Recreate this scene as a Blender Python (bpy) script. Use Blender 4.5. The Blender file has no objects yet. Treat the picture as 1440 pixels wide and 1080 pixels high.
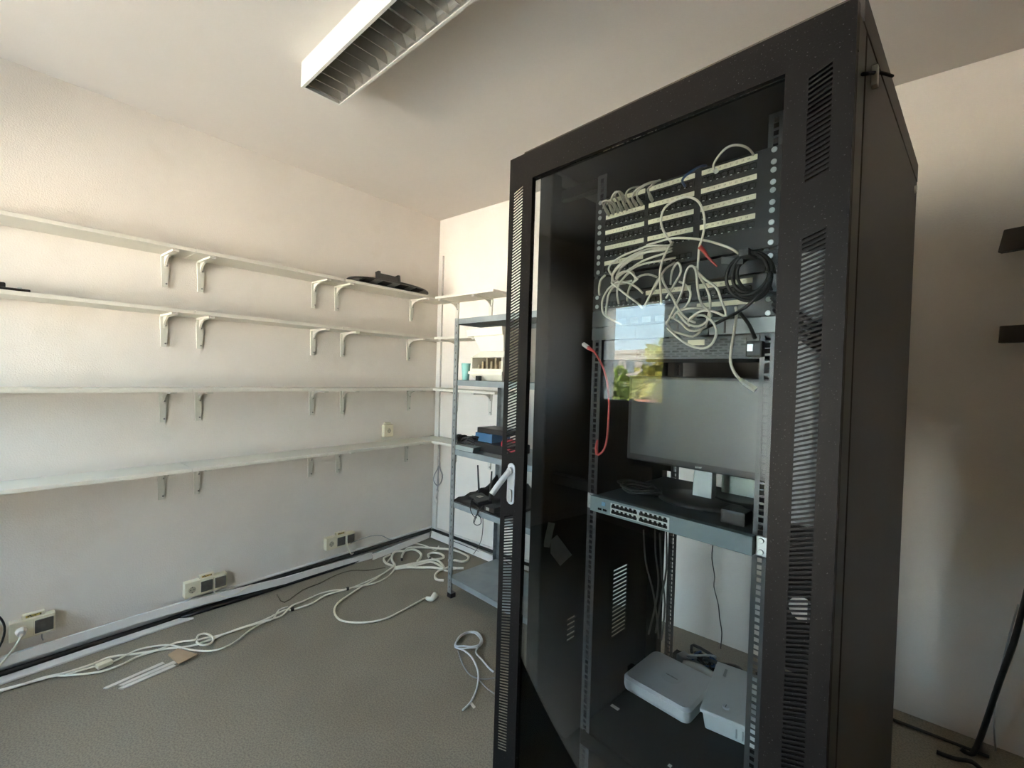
import bpy, bmesh, math, random
from mathutils import Matrix, Vector
random.seed(7)
S = bpy.context.scene
COL = S.collection
PI = math.pi
rad = math.radians

# ---------------------------------------------------------------- camera, sky, sun, exposure
def make_camera():
    yaw, pitch, roll, f = rad(39.79656), rad(-.98969), rad(1.69594), 636.883
    w = Vector((-math.sin(yaw)*math.cos(pitch), math.cos(yaw)*math.cos(pitch), math.sin(pitch)))
    r = w.cross(Vector((0, 0, 1))).normalized()
    u = r.cross(w)
    r2 = math.cos(roll)*r+math.sin(roll)*u
    u2 = -math.sin(roll)*r+math.cos(roll)*u
    cd = bpy.data.cameras.new('camera')
    cd.sensor_width = 36
    cd.lens = f/1440*36
    cd.clip_start = .02
    c = bpy.data.objects.new('camera', cd)
    m = Matrix((r2, u2, -w)).transposed().to_4x4()
    m.translation = (2.88556, -2.47832, 1.33835)
    c.matrix_world = m
    COL.objects.link(c)
    S.camera = c
make_camera()

S.view_settings.view_transform = 'Standard'
S.view_settings.look = 'None'
S.view_settings.gamma = 1
S.view_settings.use_curve_mapping = False
S.view_settings.exposure = 1.15
S.cycles.max_bounces = 14
S.cycles.diffuse_bounces = 8
S.cycles.transparent_max_bounces = 16
S.cycles.sample_clamp_indirect = 6
S.cycles.caustics_reflective = False
S.cycles.caustics_refractive = False
S.cycles.use_denoising = True

SKY, GROUND = 15.0, 46.0
def make_world():
    wd = bpy.data.worlds.new('sky')
    S.world = wd
    wd.use_nodes = True
    nt = wd.node_tree
    nt.nodes.clear()
    out = nt.nodes.new('ShaderNodeOutputWorld')
    bg = nt.nodes.new('ShaderNodeBackground')
    tc = nt.nodes.new('ShaderNodeTexCoord')
    sp = nt.nodes.new('ShaderNodeSeparateXYZ')
    mr = nt.nodes.new('ShaderNodeMapRange')
    mr.inputs[1].default_value = -1
    mr.inputs[2].default_value = 1
    cr = nt.nodes.new('ShaderNodeValToRGB')
    e = cr.color_ramp.elements
    g = GROUND/30
    k = SKY/30
    e[0].position = 0.0; e[0].color = (g*.95, g*.86, g*.74, 1)
    e[1].position = .49; e[1].color = (g*1.0, g*.92, g*.80, 1)
    for p, c in ((.50, (k*.86, k*.98, k*1.02)), (.56, (k*.64, k*.88, k*1.02)), (.75, (k*.58, k*.78, k*1.0)), (1.0, (k*.42, k*.66, k*1.0))):
        n = e.new(p); n.color = (*c, 1)
    nt.links.new(tc.outputs['Generated'], sp.inputs[0])
    nt.links.new(sp.outputs[2], mr.inputs[0])
    nt.links.new(mr.outputs[0], cr.inputs[0])
    nt.links.new(cr.outputs[0], bg.inputs[0])
    bg.inputs[1].default_value = 30
    nt.links.new(bg.outputs[0], out.inputs[0])
make_world()
sd = bpy.data.lights.new('sun', 'SUN')
sd.energy = 520
sd.color = (1, .9, .74)
sd.angle = rad(.6)
sun = bpy.data.objects.new('sun', sd)
sun.rotation_euler = (rad(-48), rad(-14), 0)      # high over the back of the building, on the trees outside
sun.location = (0, 4, 8)
COL.objects.link(sun)

# ---------------------------------------------------------------- materials
MATS = {}
def mat(name, col, rough=.6, metal=0.0, spec=.5, noise=0.0, nscale=20.0, bump=0.0, bscale=80.0, col2=None, lo=.4, hi=.6, dirt=None):
    if name in MATS: return MATS[name]
    m = bpy.data.materials.new(name)
    m.use_nodes = True
    nt = m.node_tree
    b = nt.nodes['Principled BSDF']
    b.inputs['Base Color'].default_value = (*col, 1)
    b.inputs['Roughness'].default_value = rough
    b.inputs['Metallic'].default_value = metal
    b.inputs['Specular IOR Level'].default_value = spec
    tc = nt.nodes.new('ShaderNodeTexCoord')
    last = None
    if noise or col2:
        n = nt.nodes.new('ShaderNodeTexNoise')
        n.inputs['Scale'].default_value = nscale
        n.inputs['Detail'].default_value = 4
        nt.links.new(tc.outputs['Object'], n.inputs['Vector'])
        cr = nt.nodes.new('ShaderNodeValToRGB')
        c2 = col2 or tuple(c*(1-noise) for c in col)
        cr.color_ramp.elements[0].position = lo
        cr.color_ramp.elements[1].position = hi
        cr.color_ramp.elements[0].color = (*c2, 1)
        cr.color_ramp.elements[1].color = (*col, 1)
        nt.links.new(n.outputs[0], cr.inputs[0])
        last = cr.outputs[0]
        if dirt:
            n2 = nt.nodes.new('ShaderNodeTexNoise')
            n2.inputs['Scale'].default_value = dirt[1]
            n2.inputs['Detail'].default_value = 6
            nt.links.new(tc.outputs['Object'], n2.inputs['Vector'])
            c3 = nt.nodes.new('ShaderNodeValToRGB')
            c3.color_ramp.elements[0].position = dirt[2]
            c3.color_ramp.elements[1].position = dirt[3]
            c3.color_ramp.elements[0].color = (1, 1, 1, 1)
            c3.color_ramp.elements[1].color = (*dirt[0], 1)
            nt.links.new(n2.outputs[0], c3.inputs[0])
            mx = nt.nodes.new('ShaderNodeMix')
            mx.data_type = 'RGBA'; mx.blend_type = 'MULTIPLY'
            mx.inputs[0].default_value = 1
            nt.links.new(last, mx.inputs[6])
            nt.links.new(c3.outputs[0], mx.inputs[7])
            last = mx.outputs[2]
        nt.links.new(last, b.inputs['Base Color'])
    if bump:
        n = nt.nodes.new('ShaderNodeTexNoise')
        n.inputs['Scale'].default_value = bscale
        n.inputs['Detail'].default_value = 3
        nt.links.new(tc.outputs['Object'], n.inputs['Vector'])
        bp = nt.nodes.new('ShaderNodeBump')
        bp.inputs['Strength'].default_value = bump
        bp.inputs['Distance'].default_value = .004
        nt.links.new(n.outputs[0], bp.inputs['Height'])
        nt.links.new(bp.outputs[0], b.inputs['Normal'])
    MATS[name] = m
    return m

def glass_mat(name, tint, ior):
    m = bpy.data.materials.new(name)
    m.use_nodes = True
    nt = m.node_tree
    nt.nodes.clear()
    out = nt.nodes.new('ShaderNodeOutputMaterial')
    tr = nt.nodes.new('ShaderNodeBsdfTransparent')
    tr.inputs[0].default_value = (*tint, 1)
    gl = nt.nodes.new('ShaderNodeBsdfGlossy')
    gl.inputs['Roughness'].default_value = 0.0
    fr = nt.nodes.new('ShaderNodeFresnel')
    fr.inputs[0].default_value = ior
    mx = nt.nodes.new('ShaderNodeMixShader')
    nt.links.new(fr.outputs[0], mx.inputs[0])
    nt.links.new(tr.outputs[0], mx.inputs[1])
    nt.links.new(gl.outputs[0], mx.inputs[2])
    nt.links.new(mx.outputs[0], out.inputs[0])
    return m

M = dict(
    wall=mat('wall_paint', (.82, .765, .70), .9, noise=.05, nscale=1.6, bump=.25, bscale=160, dirt=((.93, .92, .9), 3.0, .58, .75)),
    ceil=mat('ceiling_paint', (.87, .81, .745), .95, noise=.03, nscale=1.2, bump=.12, bscale=120),
    floor=mat('floor_lino', (.265, .238, .185), .6, col2=(.165, .148, .113), nscale=170, lo=.36, hi=.60, bump=.05, bscale=90, dirt=((.84, .83, .81), 1.7, .45, .7)),
    shelf=mat('shelf_laminate', (.80, .77, .68), .55, noise=.05, nscale=5),
    shelfedge=mat('shelf_bracket', (.66, .64, .57), .5),
    screw=mat('screw_steel', (.22, .21, .2), .4, metal=.8),
    trunk=mat('trunking_plastic', (.78, .75, .71), .45, noise=.04, nscale=6),
    cream=mat('socket_cream', (.78, .72, .55), .45),
    sockgrey=mat('socket_brown_grey', (.10, .09, .075), .5, noise=.25, nscale=40),
    yellow=mat('label_yellow', (.55, .42, .10), .6, col2=(.06, .05, .03), nscale=90, lo=.45, hi=.55),
    black=mat('cabinet_black', (.006, .0057, .0058), .45, spec=.06, bump=.05, bscale=300),
    blackside=mat('cabinet_side_black', (.036, .030, .026), .5, spec=.5, bump=.05, bscale=240),
    blackdust=mat('cabinet_black_dusty', (.006, .0058, .0062), .46, spec=.07, col2=(.05, .05, .055), nscale=260, lo=.30, hi=.36, bump=.05, bscale=300),
    blackrail=mat('rail_black', (.05, .052, .055), .3, metal=.3, spec=.7),
    chrome=mat('handle_chrome', (.66, .70, .74), .3, metal=.45, noise=.08, nscale=30),
    latch=mat('latch_white', (.8, .78, .72), .4),
    galv=mat('galvanised_steel', (.40, .43, .43), .42, metal=.75, noise=.25, nscale=24),
    galvplate=mat('galvanised_plate', (.33, .37, .38), .5, metal=.45, noise=.15, nscale=9),
    panel=mat('patch_panel_black', (.012, .012, .0125), .4, spec=.4),
    port=mat('port_black', (.006, .006, .007), .25, spec=.6),
    pin=mat('port_pin', (.6, .6, .58), .3, metal=.7),
    label=mat('label_cream', (.86, .80, .58), .6, noise=.08, nscale=30),
    ink=mat('ink_dark', (.10, .09, .08), .7),
    wcable=mat('cable_white', (.80, .76, .64), .5),
    pcable=mat('patch_cable_ivory', (.80, .75, .62), .45),
    plugw=mat('plug_clear', (.82, .80, .70), .25),
    gcable=mat('cable_grey', (.34, .34, .34), .5),
    tcable=mat('cable_thin_brown', (.10, .085, .06), .6),
    bcable=mat('cable_black', (.012, .012, .012), .45),
    rcable=mat('cable_red', (.48, .06, .055), .45),
    bluec=mat('cable_blue', (.02, .06, .16), .45),
    swgrey=mat('switch_grey', (.16, .21, .22), .45, noise=.08, nscale=20),
    swtop=mat('switch_top_grey', (.075, .08, .08), .5, noise=.15, nscale=12),
    steel=mat('steel_light', (.55, .57, .56), .35, metal=.7),
    greypanel=mat('grey_panel', (.30, .32, .32), .4, metal=.2, noise=.12, nscale=8),
    upsgrey=mat('unit_grey', (.13, .135, .135), .5),
    screen=mat('screen_black', (.028, .032, .032), .36, spec=1.0),
    plastic=mat('plastic_black', (.013, .013, .014), .35, spec=.5),
    matteblk=mat('rubber_black', (.010, .010, .010), .8, spec=.2),
    silver=mat('plastic_silver', (.36, .38, .38), .4, metal=.3),
    nvr=mat('plastic_white_box', (.74, .74, .74), .4),
    psu=mat('painted_steel_white', (.72, .75, .74), .4),
    ovalgrey=mat('base_grey', (.20, .20, .19), .5),
    lampw=mat('lamp_white_enamel', (.84, .82, .75), .4),
    lampal=mat('lamp_aluminium', (.62, .60, .56), .28, metal=.85, noise=.1, nscale=10),
    lamptube=mat('lamp_tube', (.86, .86, .82), .4),
    card=mat('cardboard', (.42, .31, .20), .8, noise=.1, nscale=20),
    paper=mat('plastic_strip', (.70, .65, .58), .6, noise=.1, nscale=12),
    foam=mat('moulded_white', (.84, .80, .66), .6),
    foamin=mat('moulded_inside', (.40, .33, .22), .8, noise=.4, nscale=25),
    teal=mat('teal_plastic', (.30, .62, .56), .4),
    bluebox=mat('blue_box', (.05, .13, .24), .5),
    redc=mat('red_plastic', (.40, .03, .05), .5),
    greybox=mat('grey_tray', (.36, .40, .37), .5),
    bag=mat('black_film', (.010, .010, .011), .38, spec=.5, bump=.5, bscale=30),
    winframe=mat('window_white', (.80, .80, .78), .35),
    darkwood=mat('dark_wood', (.030, .022, .018), .5, noise=.4, nscale=12),
    whiteboard=mat('white_card', (.72, .80, .70), .6),
    leafa=mat('leaf_olive', (.30, .36, .13), .7, col2=(.16, .22, .07), nscale=2),
    leafb=mat('leaf_yellow', (.55, .48, .13), .7, col2=(.30, .32, .09), nscale=2),
    bark=mat('bark', (.10, .07, .05), .9),
    stucco=mat('stucco', (.55, .50, .44), .9, noise=.05, nscale=2),
    brick=mat('brick_red', (.35, .14, .09), .9),
    pave=mat('pale_pavement', (.62, .57, .50), .9, noise=.08, nscale=.6),
    darkpane=mat('dark_pane', (.04, .05, .06), .2),
)
M['glass'] = glass_mat('door_glass', (.86, .88, .88), 1.26)
M['pane'] = glass_mat('window_glass', (.97, .98, .98), 1.3)

def printed_mat():
    m = mat('printed_unit', (.15, .155, .155), .5).copy()
    nt = m.node_tree
    b = nt.nodes['Principled BSDF']
    tc = nt.nodes.new('ShaderNodeTexCoord')
    mp = nt.nodes.new('ShaderNodeMapping')
    mp.inputs['Scale'].default_value = (55, 1, 150)
    br = nt.nodes.new('ShaderNodeTexBrick')
    br.inputs['Scale'].default_value = 1
    br.inputs['Color1'].default_value = (.025, .025, .025, 1)
    br.inputs['Color2'].default_value = (.13, .135, .135, 1)
    br.inputs['Mortar'].default_value = (.15, .155, .155, 1)
    br.inputs['Mortar Size'].default_value = .16
    br.inputs['Brick Width'].default_value = 1.3
    br.inputs['Row Height'].default_value = 1.0
    cx = nt.nodes.new('ShaderNodeSeparateXYZ')
    cb = nt.nodes.new('ShaderNodeCombineXYZ')
    nt.links.new(tc.outputs['Object'], mp.inputs[0])
    nt.links.new(mp.outputs[0], cx.inputs[0])
    nt.links.new(cx.outputs[0], cb.inputs[0])
    nt.links.new(cx.outputs[2], cb.inputs[1])
    nt.links.new(cb.outputs[0], br.inputs[0])
    nt.links.new(br.outputs[0], b.inputs['Base Color'])
    return m
M['printed'] = printed_mat()

# ---------------------------------------------------------------- geometry helpers
class MB:
    def __init__(s): s.v = []; s.f = []; s.smooth = False
    def add(s, vs, fs):
        o = len(s.v)
        s.v += [tuple(p) for p in vs]
        s.f += [tuple(i+o for i in f) for f in fs]
        return s
    def box(s, x0, x1, y0, y1, z0, z1):
        return s.add([(x0, y0, z0), (x1, y0, z0), (x1, y1, z0), (x0, y1, z0), (x0, y0, z1), (x1, y0, z1), (x1, y1, z1), (x0, y1, z1)],
                     [(0, 3, 2, 1), (4, 5, 6, 7), (0, 1, 5, 4), (1, 2, 6, 5), (2, 3, 7, 6), (3, 0, 4, 7)])
    def hexa(s, b4, t4):            # bottom quad and top quad, both counter-clockwise from above
        return s.add(list(b4)+list(t4), [(0, 3, 2, 1), (4, 5, 6, 7), (0, 1, 5, 4), (1, 2, 6, 5), (2, 3, 7, 6), (3, 0, 4, 7)])
    def prism(s, poly, axis, t0, t1):   # poly in the plane across the axis, extruded from t0 to t1
        n = len(poly)
        def P(p, t): return {'x': (t, p[0], p[1]), 'y': (p[0], t, p[1]), 'z': (p[0], p[1], t)}[axis]
        vs = [P(p, t0) for p in poly]+[P(p, t1) for p in poly]
        fs = [tuple(range(n))[::-1], tuple(range(n, 2*n))]+[(i, (i+1) % n, n+(i+1) % n, n+i) for i in range(n)]
        return s.add(vs, fs)
    def cyl(s, c, r, h, axis='z', n=16, r2=None):
        r2 = r if r2 is None else r2
        vs = []
        for t, q in ((0, r), (h, r2)):
            for i in range(n):
                a = 2*PI*i/n
                x, y = q*math.cos(a), q*math.sin(a)
                vs.append({'z': (c[0]+x, c[1]+y, c[2]+t), 'y': (c[0]+x, c[1]+t, c[2]+y), 'x': (c[0]+t, c[1]+x, c[2]+y)}[axis])
        fs = [tuple(range(n))[::-1], tuple(range(n, 2*n))]+[(i, (i+1) % n, n+(i+1) % n, n+i) for i in range(n)]
        return s.add(vs, fs)
    def tube(s, pts, r, n=6, smooth=True, r1=None, sub=3):
        P = [Vector(p) for p in pts]
        if len(P) > 2 and sub > 1: P = catmull(P, sub)
        N = len(P)
        T = [((P[min(i+1, N-1)]-P[max(i-1, 0)]).normalized() if (P[min(i+1, N-1)]-P[max(i-1, 0)]).length > 1e-9 else Vector((0, 0, 1))) for i in range(N)]
        up = Vector((0, 0, 1)) if abs(T[0].z) < .9 else Vector((1, 0, 0))
        nn = (up-T[0]*up.dot(T[0])).normalized()
        o = len(s.v)
        for i in range(N):
            nn = nn-T[i]*nn.dot(T[i])
            if nn.length < 1e-6: nn = T[i].orthogonal()
            nn.normalize()
            bb = T[i].cross(nn)
            q = r if r1 is None else r+(r1-r)*i/(N-1)
            for k in range(n):
                a = 2*PI*k/n
                s.v.append(tuple(P[i]+nn*(q*math.cos(a))+bb*(q*math.sin(a))))
        for i in range(N-1):
            for k in range(n):
                s.f.append((o+i*n+k, o+i*n+(k+1) % n, o+(i+1)*n+(k+1) % n, o+(i+1)*n+k))
        s.f.append(tuple(o+k for k in range(n))[::-1])
        s.f.append(tuple(o+(N-1)*n+k for k in range(n)))
        s.smooth = smooth
        return s
    def ring(s, c, prof, n=32, ax=1.0, ay=1.0):     # lathe about z, prof = [(r, z), ...]
        o = len(s.v)
        for r, z in prof:
            for i in range(n):
                a = 2*PI*i/n
                s.v.append((c[0]+ax*r*math.cos(a), c[1]+ay*r*math.sin(a), c[2]+z))
        for j in range(len(prof)-1):
            for i in range(n):
                s.f.append((o+j*n+i, o+j*n+(i+1) % n, o+(j+1)*n+(i+1) % n, o+(j+1)*n+i))
        s.f.append(tuple(o+i for i in range(n))[::-1])
        s.f.append(tuple(o+(len(prof)-1)*n+i for i in range(n)))
        return s
    def xf(s, m):
        s.v = [tuple(m @ Vector(p)) for p in s.v]
        return s

def catmull(P, sub):
    out = []
    N = len(P)
    for i in range(N-1):
        p0, p1, p2, p3 = P[max(i-1, 0)], P[i], P[i+1], P[min(i+2, N-1)]
        for k in range(sub):
            t = k/sub
            out.append(.5*((2*p1)+(p2-p0)*t+(2*p0-5*p1+4*p2-p3)*t*t+(3*p1-p0-3*p2+p3)*t**3))
    out.append(P[-1])
    return out

def mesh_of(mb, m, base=(0, 0, 0), bevel=0.0, seg=2, smooth=None):
    me = bpy.data.meshes.new('mesh')
    b = Vector(base)
    me.from_pydata([tuple(Vector(p)-b) for p in mb.v], [], mb.f)
    if bevel:
        bm = bmesh.new(); bm.from_mesh(me)
        bmesh.ops.bevel(bm, geom=list(bm.edges), offset=bevel, segments=seg, affect='EDGES', profile=.6, clamp_overlap=True)
        bm.to_mesh(me); bm.free()
    bm = bmesh.new(); bm.from_mesh(me)
    bmesh.ops.recalc_face_normals(bm, faces=list(bm.faces))
    bm.to_mesh(me); bm.free()
    sm = mb.smooth if smooth is None else smooth
    if sm:
        for p in me.polygons: p.use_smooth = True
    me.materials.append(m)
    return me

IDENT = Matrix.Identity(4)
BASE = {}
def tag(o, label=None, cat=None, group=None, kind=None):
    if label: o['label'] = label
    if cat: o['category'] = cat
    if group: o['group'] = group
    if kind: o['kind'] = kind
    return o
def thing(name, label, cat, base=(0, 0, 0), frame=IDENT, group=None):
    o = bpy.data.objects.new(name, None)
    o.empty_display_size = .05
    o.matrix_world = frame @ Matrix.Translation(base)
    COL.objects.link(o)
    BASE[o.name] = Vector(base)
    return tag(o, label, cat, group)
def part(root, name, mb, m, bevel=0.0, seg=2, smooth=None, label=None):
    base = BASE[root.name]
    o = bpy.data.objects.new(name, mesh_of(mb, m, base, bevel, seg, smooth))
    o.parent = root
    COL.objects.link(o)
    BASE[o.name] = base
    if label: o['label'] = label
    return o
def share(root, name, me):
    o = bpy.data.objects.new(name, me)
    o.parent = root
    COL.objects.link(o)
    BASE[o.name] = BASE[root.name]
    return o
def single(name, label, cat, mb, m, base=None, frame=IDENT, group=None, bevel=0.0, seg=2, smooth=None):
    if base is None:
        xs = [p[0] for p in mb.v]; ys = [p[1] for p in mb.v]; zs = [p[2] for p in mb.v]
        base = ((min(xs)+max(xs))/2, (min(ys)+max(ys))/2, min(zs))
    o = bpy.data.objects.new(name, mesh_of(mb, m, base, bevel, seg, smooth))
    o.matrix_world = frame @ Matrix.Translation(base)
    COL.objects.link(o)
    BASE[o.name] = Vector(base)
    return tag(o, label, cat, group)
def struct(name, mb, m, parent=None, bevel=0.0):
    o = bpy.data.objects.new(name, mesh_of(mb, m, (0, 0, 0), bevel))
    COL.objects.link(o)
    BASE[o.name] = Vector((0, 0, 0))
    if parent: o.parent = parent
    else: o['kind'] = 'structure'
    return o
def frame_at(x, y, deg): return Matrix.Translation((x, y, 0)) @ Matrix.Rotation(rad(deg), 4, 'Z')
def text_mb(body, size, depth=.0003):
    cu = bpy.data.curves.new('text', 'FONT')
    cu.body = body; cu.size = size; cu.resolution_u = 1; cu.extrude = depth
    cu.align_x = 'CENTER'; cu.align_y = 'CENTER'
    o = bpy.data.objects.new('text', cu)
    COL.objects.link(o)
    me = bpy.data.meshes.new_from_object(o)
    mb = MB()
    mb.v = [tuple(v.co) for v in me.vertices]
    mb.f = [tuple(p.vertices) for p in me.polygons]
    bpy.data.objects.remove(o); bpy.data.curves.remove(cu); bpy.data.meshes.remove(me)
    return mb

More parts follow.
